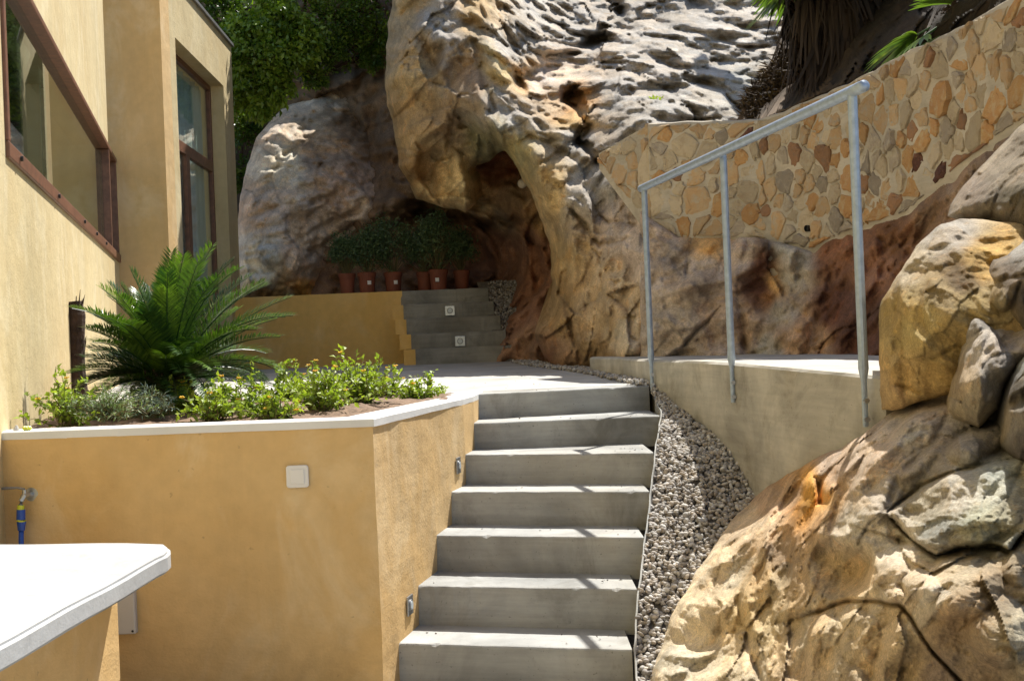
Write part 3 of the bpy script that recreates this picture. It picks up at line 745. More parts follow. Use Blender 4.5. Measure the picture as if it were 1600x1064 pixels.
# rock at the back of the cave, under and beside the overhang
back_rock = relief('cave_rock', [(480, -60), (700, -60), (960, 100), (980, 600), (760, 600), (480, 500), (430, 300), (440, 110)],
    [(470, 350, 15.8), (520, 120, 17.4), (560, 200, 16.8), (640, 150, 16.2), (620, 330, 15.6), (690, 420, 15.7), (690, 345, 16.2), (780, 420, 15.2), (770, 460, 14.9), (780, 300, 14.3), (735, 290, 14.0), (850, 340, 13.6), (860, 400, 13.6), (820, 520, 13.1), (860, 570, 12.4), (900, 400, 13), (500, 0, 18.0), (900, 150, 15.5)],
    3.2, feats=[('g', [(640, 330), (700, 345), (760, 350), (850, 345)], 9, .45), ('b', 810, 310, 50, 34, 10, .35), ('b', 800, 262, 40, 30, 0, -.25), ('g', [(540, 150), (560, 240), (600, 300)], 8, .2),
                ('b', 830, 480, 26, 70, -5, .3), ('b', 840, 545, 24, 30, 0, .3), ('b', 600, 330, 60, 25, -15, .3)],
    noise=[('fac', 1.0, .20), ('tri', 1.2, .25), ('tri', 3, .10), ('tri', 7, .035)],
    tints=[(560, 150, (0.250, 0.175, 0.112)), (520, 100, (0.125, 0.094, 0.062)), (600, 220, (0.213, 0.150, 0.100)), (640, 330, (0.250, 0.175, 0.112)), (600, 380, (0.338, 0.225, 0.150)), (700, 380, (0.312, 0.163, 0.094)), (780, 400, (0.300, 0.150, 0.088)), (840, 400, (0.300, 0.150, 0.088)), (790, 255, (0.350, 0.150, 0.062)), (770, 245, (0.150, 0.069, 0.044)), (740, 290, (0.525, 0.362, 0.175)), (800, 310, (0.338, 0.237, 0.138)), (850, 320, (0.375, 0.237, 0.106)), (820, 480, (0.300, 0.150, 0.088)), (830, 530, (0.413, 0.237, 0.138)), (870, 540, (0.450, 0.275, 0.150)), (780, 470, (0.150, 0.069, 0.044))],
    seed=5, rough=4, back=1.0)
structure(back_rock)

bl = relief('boulder', [(368, 480), (368, 400), (372, 320), (384, 262), (400, 215), (440, 172), (475, 148), (510, 132), (545, 118), (575, 140), (590, 190), (585, 250), (610, 300), (640, 325), (600, 352), (560, 372), (530, 400), (505, 440), (500, 480)],
    [(380, 460, 14.9), (440, 455, 14.6), (500, 460, 14.9), (380, 330, 15.2), (430, 330, 14.9), (430, 400, 14.6), (500, 330, 14.9), (560, 300, 15.3), (620, 320, 15.4), (420, 220, 15.8), (480, 170, 16.6), (550, 150, 17.0), (540, 220, 16.0), (520, 400, 15.0)],
    2.6, feats=[('g', [(385, 340), (430, 325), (480, 318), (520, 300)], 4, .10), ('g', [(440, 240), (462, 225), (455, 260), (420, 262)], 3, .08), ('g', [(480, 175), (475, 215), (500, 250), (490, 300)], 3, .08),
                ('g', [(375, 400), (420, 396), (460, 380), (520, 345), (560, 330)], 4, .16), ('g', [(372, 428), (420, 420), (445, 400)], 3, .10), ('b', 415, 395, 45, 14, -8, .22), ('b', 405, 430, 30, 12, -25, .15), ('b', 490, 290, 30, 60, 20, .2),
                ('g', [(480, 410), (520, 370), (560, 350)], 4, .15)],
    noise=[('tri', .8, .16), ('fac', 1.4, .09), ('crk', 1.6, .04), ('tri', 2.6, .085), ('tri', 6.5, .04), ('fac', 9, .015)], crackdark=.35,
    tints=[(420, 190, (0.747, 0.603, 0.464)), (500, 160, (0.685, 0.567, 0.438)), (430, 270, (0.800, 0.722, 0.564)), (400, 330, (0.747, 0.603, 0.464)), (470, 340, (0.605, 0.488, 0.383)), (500, 250, (0.484, 0.371, 0.273)), (560, 200, (0.299, 0.205, 0.125)), (540, 300, (0.524, 0.391, 0.291)), (410, 395, (0.800, 0.800, 0.729)), (400, 430, (0.800, 0.800, 0.729)), (420, 450, (0.627, 0.426, 0.196)), (480, 445, (0.800, 0.396, 0.085)), (470, 400, (0.747, 0.603, 0.464)), (520, 400, (0.747, 0.603, 0.464)), (590, 330, (0.747, 0.603, 0.464))],  # tints raised in place of grazing sun; cream spots paint sunlit patches
    edge=(1.1, 80), seed=8, rough=4, back=1.2)
tag(bl, 'large rounded grey-pink boulder between the annexe and the cave, cracked across its face', 'boulder')

ST = rot_strata(-38, 20, 2.6)
cliff = relief('cliff', [(613, -420), (610, -60), (612, 0), (604, 60), (601, 120), (605, 160), (618, 210), (624, 260), (650, 312), (690, 322), (712, 330), (728, 334), (741, 318), (744, 290), (740, 264), (765, 252), (788, 236),
        (806, 262), (828, 300), (846, 345), (860, 395), (864, 440), (852, 480), (838, 520), (850, 560), (880, 582), (925, 585), (980, 580), (1040, 575), (1070, 430), (1050, 230), (1160, 215), (1300, 190), (1420, 90), (1500, -60), (1500, -420)],
    [(620, -400, 15.5), (900, -400, 19.5), (1450, -400, 19.5), (620, -100, 13.6), (620, 60, 13.1), (610, 130, 13.0), (640, 230, 12.8), (690, 310, 12.7), (725, 330, 12.8), (680, 60, 12.5), (690, 180, 12.5),
     (720, 200, 12.7), (760, 235, 12.5), (700, -50, 13.4), (740, 20, 12.8), (760, 90, 12.2), (760, 160, 11.7), (800, 220, 11.4), (840, 300, 11.1), (870, 400, 10.9), (875, 480, 10.6), (870, 560, 10.3), (920, 575, 9.7),
     (820, 130, 12.4), (860, 200, 11.5), (900, 280, 10.7), (940, 360, 10.1), (950, 450, 9.7), (960, 560, 9.3), (1030, 560, 8.8), (1030, 420, 9.0), (1010, 330, 9.4), (1000, 240, 10.2), (940, 240, 10.7),
     (820, 60, 13.6), (900, 110, 13.0), (900, 30, 14.9), (980, 130, 12.2), (1060, 170, 11.4), (1000, 50, 14.3), (1100, 90, 13.3), (1180, 160, 11.7), (1180, 40, 14.7), (1260, 120, 12.6), (900, -60, 17.0), (1100, -60, 16.8), (1350, -60, 16.2), (1350, 60, 13.6), (1180, 210, 11.0), (1300, 180, 11.2)],
    2.2, feats=[
        ('g', [(940, -80), (955, 0), (972, 25), (953, 56), (925, 72), (881, 91), (853, 103), (819, 122), (800, 135)], 11, .75),
        ('g', [(941, 95), (955, 60), (1000, 20), (1060, -20)], 5, .18),
        ('s', [(940, 92), (985, 100), (1030, 128), (1080, 112), (1110, 92), (1200, 74), (1290, 60)], 5, .42, [(940, 92), (985, 104), (1030, 130), (1080, 112), (1110, 92), (1200, 74), (1290, 60), (1290, -300), (960, -300), (950, 20)]),
        ('s', [(912, 137), (925, 112), (960, 100), (1030, 130), (1100, 175), (1150, 190)], 5, .30, [(912, 137), (930, 112), (960, 106), (1030, 132), (1110, 180), (1150, 192), (1000, 250), (930, 235), (905, 200)]),
        ('g', [(912, 137), (884, 156), (900, 180), (919, 195), (906, 219), (931, 250), (936, 262)], 6, .35),
        ('b', 893, 158, 16, 26, -20, -.2), ('b', 775, 104, 30, 30, 0, .45), ('b', 830, 52, 60, 28, 22, .45), ('b', 800, 88, 70, 24, 25, .35),
        ('b', 860, 60, 80, 18, 25, .30), ('b', 900, 40, 60, 15, 25, .25), ('b', 840, 18, 70, 15, 22, .25),
        ('g', [(1109, 94), (1156, 84), (1197, 72)], 5, .22), ('g', [(1078, 109), (1103, 116), (1134, 147), (1160, 175)], 3, .14), ('g', [(1110, 150), (1140, 130), (1180, 100)], 3, .10),
        ('g', [(980, 130), (1000, 160), (1020, 185)], 3, .10), ('g', [(1040, 134), (1060, 160), (1100, 185)], 4, .16), ('g', [(1000, 196), (1030, 186), (1080, 192), (1120, 180)], 3, .12),
        ('r', [(748, 150), (781, 187), (822, 234), (848, 281), (872, 330), (905, 400)], 20, .25),
        ('g', [(775, 185), (760, 150), (748, 110), (735, 60)], 7, .16), ('g', [(655, 60), (690, 120), (720, 190), (700, 240)], 4, .08), ('g', [(640, 30), (700, 50), (715, 90), (750, 60)], 5, .12), ('b', 690, 62, 36, 20, 20, .22),
        ('b', 755, 215, 48, 36, 30, .35), ('g', [(700, 175), (712, 215), (700, 250)], 4, .12), ('b', 676, 270, 22, 45, -25, -.20), ('b', 712, 262, 14, 50, -8, .18),
        ('s', [(645, 222), (700, 232), (720, 300), (712, 328)], 3, -.16, [(645, 222), (700, 232), (722, 300), (712, 330), (670, 300)]),
        ('b', 900, 230, 60, 16, 32, .22), ('b', 850, 200, 50, 12, 30, .16), ('b', 880, 300, 50, 12, 38, .15), ('b', 895, 325, 40, 9, 30, .14),
        ('g', [(890, 330), (915, 360), (935, 380), (990, 370)], 4, .14), ('g', [(905, 300), (950, 345), (1000, 352)], 3, .10), ('g', [(850, 420), (880, 470), (905, 560)], 5, .15), ('b', 890, 470, 20, 30, 0, -.14), ('b', 885, 540, 22, 40, 0, .14),
        ('g', [(960, 410), (945, 470), (955, 540)], 4, .12)],
    noise=[('tri', .75, .27, ST), ('led', .95, .11, (-.55, .1, .83)), ('fac', .9, .16, ST), ('tri', 1.9, .10, ST), ('fac', 2.4, .05, ST), ('tri', 4.5, .026), ('fac', 7, .012), ('tri', 13, .008)], crackdark=.28,
    tints=[(620, 30, (0.480, 0.360, 0.204)), (612, 130, (0.552, 0.408, 0.216)), (640, 200, (0.504, 0.360, 0.192)), (660, 100, (0.432, 0.312, 0.168)), (680, 50, (0.363, 0.329, 0.280)), (700, 75, (0.282, 0.239, 0.197)), (690, 20, (0.444, 0.398, 0.335)), (640, 270, (0.360, 0.228, 0.102)), (680, 290, (0.624, 0.456, 0.228)), (715, 270, (0.696, 0.540, 0.288)), (700, 190, (0.336, 0.240, 0.144)), (755, 215, (0.202, 0.184, 0.098)), (770, 240, (0.202, 0.184, 0.098)), (740, 120, (0.312, 0.216, 0.132)),
           (740, 30, (0.504, 0.348, 0.168)), (775, 104, (0.600, 0.480, 0.240)), (820, 50, (0.363, 0.329, 0.280)), (860, 20, (0.444, 0.398, 0.335)), (900, 60, (0.363, 0.329, 0.280)), (800, 90, (0.444, 0.398, 0.335)), (815, 115, (0.504, 0.324, 0.144)), (770, 160, (0.444, 0.398, 0.335)), (850, 120, (0.552, 0.456, 0.360)), (880, 110, (0.600, 0.480, 0.360)), (850, 160, (0.46, 0.34, 0.21)), (893, 160, (0.456, 0.240, 0.084)), (900, 190, (0.504, 0.336, 0.144)),
           (820, 190, (0.444, 0.398, 0.335)), (900, 230, (0.363, 0.329, 0.280)), (960, 150, (0.363, 0.329, 0.280)), (1000, 100, (0.444, 0.398, 0.335)), (1050, 60, (0.363, 0.329, 0.280)), (1050, 150, (0.363, 0.329, 0.280)), (1150, 120, (0.363, 0.349, 0.305)), (1150, 50, (0.444, 0.398, 0.335)), (1200, 30, (0.444, 0.398, 0.335)), (1000, 200, (0.363, 0.329, 0.280)), (1080, 100, (0.444, 0.398, 0.335)), (930, 280, (0.363, 0.329, 0.280)), (910, 300, (0.363, 0.329, 0.280)),
           (860, 300, (0.528, 0.372, 0.168)), (800, 240, (0.432, 0.360, 0.168)), (870, 400, (0.480, 0.324, 0.144)), (880, 480, (0.432, 0.276, 0.120)), (890, 560, (0.396, 0.240, 0.132)), (930, 540, (0.360, 0.228, 0.102)), (860, 560, (0.288, 0.144, 0.084)), (960, 350, (0.504, 0.402, 0.318)), (980, 300, (0.504, 0.402, 0.318)), (960, 450, (0.552, 0.420, 0.264)), (1000, 400, (0.504, 0.402, 0.318)), (980, 520, (0.624, 0.504, 0.336)), (940, 500, (0.50, 0.36, 0.20)), (1020, 540, (0.504, 0.402, 0.318)), (1220, 150, (0.202, 0.139, 0.089)), (1260, 100, (0.101, 0.075, 0.049)), (1400, 0, (0.101, 0.075, 0.049)), (1300, -200, (0.101, 0.075, 0.049)), (900, -200, (0.363, 0.329, 0.280))],
    edge=(.9, 42), seed=11, rough=5, back=2.2, tint_warp=22)
structure(cliff)

# ================================================================== STONE WALL with individual stones
WP = [(1020, 9.05), (1100, 8.75), (1190, 8.4), (1290, 7.75), (1400, 6.95), (1500, 6.3), (1600, 5.7), (1720, 5.1)]
def wplan(x): return float(np.interp(x, [p[0] for p in WP], [p[1] for p in WP]))
top_px = [(1018, 194), (1100, 191), (1190, 188), (1240, 172), (1290, 150), (1345, 127), (1400, 98), (1450, 73), (1500, 50), (1550, 24), (1600, -3), (1720, -70)]
bot_px = [(1018, 345), (1060, 372), (1120, 372), (1180, 372), (1240, 385), (1270, 392), (1300, 375), (1360, 352), (1420, 335), (1470, 290), (1520, 250), (1600, 195), (1720, 130)]
def lin(t, x): return float(np.interp(x, [p[0] for p in t], [p[1] for p in t]))
sw = thing('stone_wall', P(1250, 560, 8.0), 'rubble stone wall of ochre and beige stones in mortar, behind the handrail', 'stone wall')
def wface(x, y): return P(x, y, wplan(x))
# local frame: arc length u and height z
xs = np.linspace(1020, 1720, 141); pl = np.array([P(x, 400, wplan(x))[:2] for x in xs]); U_ = np.concatenate([[0], np.cumsum(np.linalg.norm(np.diff(pl, axis=0), axis=1))])
def uz(x, y): p = wface(x, y); return np.interp(x, xs, U_), p[2]
def from_uz(u, z, out=0.0):
    k = min(len(xs) - 2, max(0, int(np.searchsorted(U_, u)) - 1)); t = (u - U_[k]) / (U_[k + 1] - U_[k]); p = pl[k] + (pl[k + 1] - pl[k]) * t
    d = (pl[k + 1] - pl[k]); d = d / np.linalg.norm(d); n = np.array([d[1], -d[0]])
    return np.array([p[0] + n[0] * out, p[1] + n[1] * out, z])
topu = [uz(x, lin(top_px, x)) for x in xs]; botu = [uz(x, lin(bot_px, x)) for x in xs]
tu = np.array([a[0] for a in topu]); tz = np.array([a[1] for a in topu]); bz = np.array([a[1] for a in botu])
def ztop(u): return float(np.interp(u, tu, tz))
def zbot(u): return float(np.interp(u, tu, bz))
# mortar body
us = np.arange(0, tu[-1], .035); NZ = 60
bm = bmesh.new(); cols = []
for u in us:
    z1 = ztop(u) + vnoise(np.array([[u * 6, .3, .7]]), 3)[0] * .012; zs = np.linspace(-.1, z1, NZ)
    q = np.stack([np.full(NZ, u * 5), zs * 5, np.zeros(NZ)], 1); nn = fbm(q, 4, 5) * .012
    c = [bm.verts.new(from_uz(u, zs[k], nn[k])) for k in range(NZ)]
    c.append(bm.verts.new(from_uz(u, z1 + .012, -.03))); c.append(bm.verts.new(from_uz(u, z1 + .01, -.28))); c.append(bm.verts.new(from_uz(u, -.1, -.28))); cols.append(c)
for a, b in zip(cols[:-1], cols[1:]):
    m_ = len(a)
    for k in range(m_): bm.faces.new((a[k], b[k], b[(k + 1) % m_], a[(k + 1) % m_]))
bm.faces.new(cols[0][::-1]); bm.faces.new(cols[-1])
m_mort = mat_concrete('lime_mortar', (0.50, 0.445, 0.35), .78, 1.12, .5)
bm_to('mortar', bm, m_mort, sw, smooth=True)
def mat_stone(name, c0, c1, c2):
    m = M(name); oi = m.n('ShaderNodeObjectInfo')
    a = m.ramp(m.noise(6, 7, .65, dist=1.2), (.35, 0), (.65, 1)); b = m.ramp(m.noise(15, 7, .7), (.5, 0), (.64, 1))
    c = m.mix(b, m.mix(a, c0, c1), c2); r = m.ramp(oi.outputs['Random'], (0, .8), (1, 1.2)); m.col(m.mix(1.0, c, r, 'MULTIPLY')); m.set(Roughness=.9)
    m.bump(m.math('ADD', m.noise(18, 8, .7), m.math('MULTIPLY', m.noise(70, 5), .3)), .6, .03); return m.m
stone_mats = [mat_stone('ochre_stone', (.46, .34, .20), (.46, .29, .14), (.42, .35, .25)), mat_stone('orange_stone', (.45, .27, .11), (.40, .21, .08), (.46, .34, .19)), mat_stone('beige_stone', (.45, .37, .25), (.49, .40, .27), (.40, .31, .20)),
              mat_stone('brown_stone', (.27, .15, .08), (.32, .17, .08), (.22, .15, .10)), mat_stone('grey_stone', (.37, .31, .23), (.30, .25, .19), (.42, .36, .27)), mat_stone('dark_red_stone', (.085, .035, .022), (.12, .05, .03), (.2, .09, .05))]
def clip_poly(poly, px, py, nx, ny):
    out = []; n = len(poly)
    for i in range(n):
        a, b = poly[i], poly[(i + 1) % n]; da = (a[0] - px) * nx + (a[1] - py) * ny; db = (b[0] - px) * nx + (b[1] - py) * ny
        if da <= 0: out.append(a)
        if (da < 0 < db) or (db < 0 < da): t = da / (da - db); out.append((a[0] + (b[0] - a[0]) * t, a[1] + (b[1] - a[1]) * t))
    return out
def stones(parent, mapf, cand, inside, rng, minr, mats, wts, gap=.0075, proud=(.004, .017), aspect=1.0, special=None, clampf=None):
    """irregular polygon stones from a jittered cell pattern in a wall's own (u,z) plane"""
    pts = []
    for _ in range(cand):
        u, z = inside(None, rng); r = minr * rng.choice([.75, 1, 1.25, 1.5], p=[.3, .35, .25, .1])
        if all(((u - p[0]) ** 2 + ((z - p[1]) * aspect) ** 2) > (.5 * (r + p[2])) ** 2 for p in pts): pts.append((u, z, r))
    made = 0
    for i, (u, z, r) in enumerate(pts):
        poly = [(u + 2.3 * r * math.cos(t), z + 2.3 * r * math.sin(t)) for t in np.linspace(0, 2 * math.pi, 12, endpoint=False)]
        for j, (a, b, r2) in enumerate(pts):
            if i == j or math.hypot(a - u, b - z) > 5 * minr: continue
            dx, dz = a - u, b - z; L = math.hypot(dx, dz); f = r / (r + r2); g = gap * rng.uniform(.7, 1.6)
            poly = clip_poly(poly, u + dx * f - dx / L * g, z + dz * f - dz / L * g, dx, dz)
            if len(poly) < 3: break
        if len(poly) < 3: continue
        pc = np.array(poly); pc = pc
        ok = all(inside((a, b), None) for a, b in poly)
        if not ok and clampf:
            q = [clampf(a, b) for a, b in poly]; pc = np.array(q); ar = 0.5 * abs(np.dot(pc[:, 0], np.roll(pc[:, 1], 1)) - np.dot(pc[:, 1], np.roll(pc[:, 0], 1)))
            if ar < .0018 or np.ptp(pc[:, 1]) < .035 or np.ptp(pc[:, 0]) < .03: continue
            keep_ = [k for k in range(len(pc)) if np.linalg.norm(pc[k] - pc[k - 1]) > .004]; pc = pc[keep_]
            if len(pc) < 3: continue
            ok = True
        if not ok:
            c0 = pc.mean(0)
            if not inside(tuple(c0), None): continue
            for s in (.85, .7, .55):
                q = c0 + (pc - c0) * s
                if all(inside((a, b), None) for a, b in q): pc = q; ok = True; break
            if not ok: continue
        for _ in range(1):      # round the corners
            q = []
            for k in range(len(pc)):
                a, b = pc[k], pc[(k + 1) % len(pc)]; q += [a * .84 + b * .16, (a + b) / 2 + rng.randn(2) * .004, a * .16 + b * .84]
            pc = np.array(q)
            if len(pc) > 26: pc = pc[::2]
        pc = pc + rng.randn(*pc.shape) * .0055
        c0 = pc.mean(0); size = np.abs(pc - c0).max()
        if size < .02: continue
        pr = rng.uniform(*proud); tu_, tv_ = rng.randn(2) * .12
        bm = bmesh.new(); n = len(pc); rings = []
        for s, o in ((1.0, -.02), (1.0, pr * .45), (.90, pr * .9), (.6, pr * 1.15)):
            ring = []
            for a, b in c0 + (pc - c0) * s:
                rel = np.array([a, b]) - c0; oo = o + (rel[0] * tu_ + rel[1] * tv_ + rng.randn() * .0025 if o > 0 else 0)
                ring.append(bm.verts.new(tuple(mapf(a, b, oo))))
            rings.append(ring)
        for A_, B_ in zip(rings[:-1], rings[1:]):
            for k in range(n): bm.faces.new((A_[k], A_[(k + 1) % n], B_[(k + 1) % n], B_[k]))
        bm.faces.new(rings[-1])
        mt = mats[rng.choice(len(mats), p=wts)]
        if special: mt = special(c0, mt)
        bm_to('stone', bm, mt, parent, smooth=False); made += 1
    return made
rg = np.random.RandomState(12)
umax = np.interp(1715, xs, U_)
def ins_w(p, rng):
    if p is None:
        u = rng.uniform(0.04, umax); return u, rng.uniform(zbot(u), ztop(u))
    u, z = p; return 0.0 < u < umax and zbot(u) + .02 < z < ztop(u) - .015
dku, dkz = uz(1450, 255)
n_st = stones(sw, from_uz, 12000, ins_w, rg, .125, stone_mats, [.34, .14, .28, .06, .16, .02], special=lambda c, m: stone_mats[5] if math.hypot(c[0] - dku, c[1] - dkz) < .07 else m, clampf=lambda a, b: (min(max(a, .012), umax), min(max(b, zbot(a) + .018), ztop(a) - .014)))
# short return of the wall, turning back towards the cliff: a triangle-topped face
R0 = P(1019, 300, 9.05); R1 = P(938, 300, 9.75); rdir = (R1 - R0)[:2]; rl = np.linalg.norm(rdir); rdir = rdir / rl; rn = np.array([-rdir[1], rdir[0]]); 
if rn[1] > 0: rn = -rn
zr0 = P(1019, 194, 9.05)[2]; zr1 = P(940, 240, 9.75)[2]; zb0 = P(1019, 360, 9.05)[2]; zb1 = P(940, 246, 9.75)[2]
def rmap(u, z, o=0): p = R0[:2] + rdir * u + rn * o; return np.array([p[0], p[1], z])
bm = bmesh.new()
add_hexa(bm, [rmap(0, zb0 - .1, .0), rmap(rl, zb1 - .1, 0), rmap(rl, zb1 - .1, -.3), rmap(.0, zb0 - .1, -.3), rmap(0, zr0, 0), rmap(rl, zr1, 0), rmap(rl, zr1, -.3), rmap(.0, zr0, -.3)])
bm_to('mortar_return', bm, m_mort, sw)
def ins_r(p, rng):
    if p is None: return rng.uniform(0, rl), rng.uniform(zb0, zr0)
    u, z = p; t = u / rl; return 0.01 < t < 1 and zb0 + (zb1 - zb0) * t < z < zr0 + (zr1 - zr0) * t - .01
stones(sw, rmap, 900, ins_r, rg, .17, stone_mats[:3], [.5, .2, .3], gap=.009, clampf=lambda a, b: (min(max(a, .015), rl), min(max(b, zb0 + (zb1 - zb0) * a / rl), zr0 + (zr1 - zr0) * a / rl - .012)))
# drain pipe stub in the wall
u, z = uz(1267, 357); a = from_uz(u, z, .03); b = from_uz(u, z, -.1)
bm = bmesh.new(); add_tube(bm, [b, a], .022, 14, cap=False); add_tube(bm, [b, a - (a - b) * .1], .016, 14); tag(bm_to('drain_pipe', bm, m_black, None), 'short black drain pipe stub poking from the stone wall', 'pipe')

# rock face below the stone wall, above the walkway
def mort_strip(): return [(1232, 384), (1228, 440), (1212, 490), (1200, 552)]
rf = relief('rock_face', [(1000, 330), (1018, 342), (1060, 368), (1120, 372), (1180, 370), (1240, 383), (1270, 392), (1300, 374), (1360, 352), (1420, 333), (1470, 288), (1520, 248), (1600, 192), (1720, 120), (1720, 620), (1000, 620)],
    [(1000, 340, 9.1), (1020, 350, 8.98), (1100, 372, 8.68), (1190, 372, 8.30), (1240, 384, 7.95), (1240, 430, 7.9), (1290, 380, 7.64), (1400, 335, 6.9), (1500, 262, 6.24), (1600, 192, 5.66), (1720, 120, 5.05),
     (1000, 560, 8.85), (1100, 556, 8.4), (1200, 556, 7.85), (1300, 556, 7.15), (1400, 556, 6.4), (1500, 556, 5.6), (1700, 560, 4.6), (1080, 460, 8.45), (1200, 460, 8.1), (1300, 460, 7.4), (1420, 440, 6.5)],
    2.6, feats=[('g', [(1085, 360), (1075, 390), (1065, 432)], 3, .12), ('g', [(1135, 470), (1100, 510), (1065, 550)], 2.5, .10), ('g', [(1170, 370), (1160, 410), (1150, 470), (1165, 550)], 5, .12), ('b', 1195, 440, 40, 60, 0, -.15), ('r', [(1236, 384), (1230, 430), (1214, 485), (1200, 556)], 12, .09),
                ('b', 1240, 530, 34, 28, 0, .12), ('g', [(1385, 420), (1400, 440), (1410, 460)], 3, .05), ('b', 1000, 500, 40, 50, 10, .1)],
    noise=[('fac', 1.2, .07), ('tri', 1.8, .12), ('tri', 4.5, .055), ('fac', 9, .014), ('tri', 12, .014)], crackdark=.4,
    tints=[(1040, 400, (0.504, 0.402, 0.318)), (1100, 420, (0.480, 0.384, 0.300)), (1060, 500, (0.504, 0.408, 0.312)), (1120, 500, (0.480, 0.372, 0.288)), (1110, 385, (0.600, 0.360, 0.144)), (1150, 400, (0.504, 0.402, 0.318)), (1190, 420, (0.144, 0.066, 0.042)), (1200, 470, (0.312, 0.156, 0.072)), (1185, 450, (0.144, 0.066, 0.042)), (1210, 440, (0.600, 0.360, 0.144)), (1180, 520, (0.456, 0.336, 0.240)),
           (1232, 390, (0.408, 0.372, 0.312)), (1228, 430, (0.396, 0.360, 0.300)), (1214, 480, (0.396, 0.360, 0.300)), (1203, 540, (0.396, 0.360, 0.300)), (1240, 530, (0.540, 0.360, 0.228)), (1255, 525, (0.540, 0.348, 0.204)), (1300, 400, (0.264, 0.120, 0.060)), (1350, 400, (0.288, 0.144, 0.084)), (1300, 480, (0.144, 0.066, 0.042)), (1350, 500, (0.120, 0.060, 0.042)), (1400, 370, (0.240, 0.120, 0.060)), (1420, 450, (0.288, 0.144, 0.084)), (1450, 330, (0.288, 0.180, 0.108)), (1340, 540, (0.144, 0.066, 0.042)), (1500, 300, (0.312, 0.216, 0.144)), (1480, 400, (0.264, 0.132, 0.072))],
    edge=(.12, 14), seed=17, rough=2, back=.3, tint_warp=8, tpow=4.5)
structure(rf)
# soil bank above the stone wall
sbk = relief('soil_bank', [(1165, 215), (1195, 187), (1240, 168), (1290, 146), (1345, 121), (1400, 92), (1450, 66), (1500, 43), (1550, 18), (1600, -12), (1760, -90), (1760, -420), (1200, -420), (1215, -60), (1225, 40), (1205, 95), (1170, 150), (1150, 190)],
    [(1165, 205, 9.3), (1240, 175, 8.7), (1345, 128, 7.8), (1450, 76, 6.95), (1550, 28, 6.35), (1700, -50, 5.6), (1200, 120, 10.2), (1230, 60, 11.0), (1330, 60, 8.6), (1450, 10, 7.5), (1550, -40, 6.9), (1350, -60, 10), (1300, -400, 14), (1700, -400, 9.5)],
    4, noise=[('fbm', 1.2, .15), ('fac', 3, .12), ('fbm', 8, .04)], tints=[(1200, 150, (.12, .085, .055)), (1240, 120, (.10, .07, .045)), (1350, 60, (.04, .03, .02)), (1500, 0, (.04, .03, .02))], edge=(.02, 5), rough=2, seed=23, mat=m_rock, back=.2)
structure(sbk)

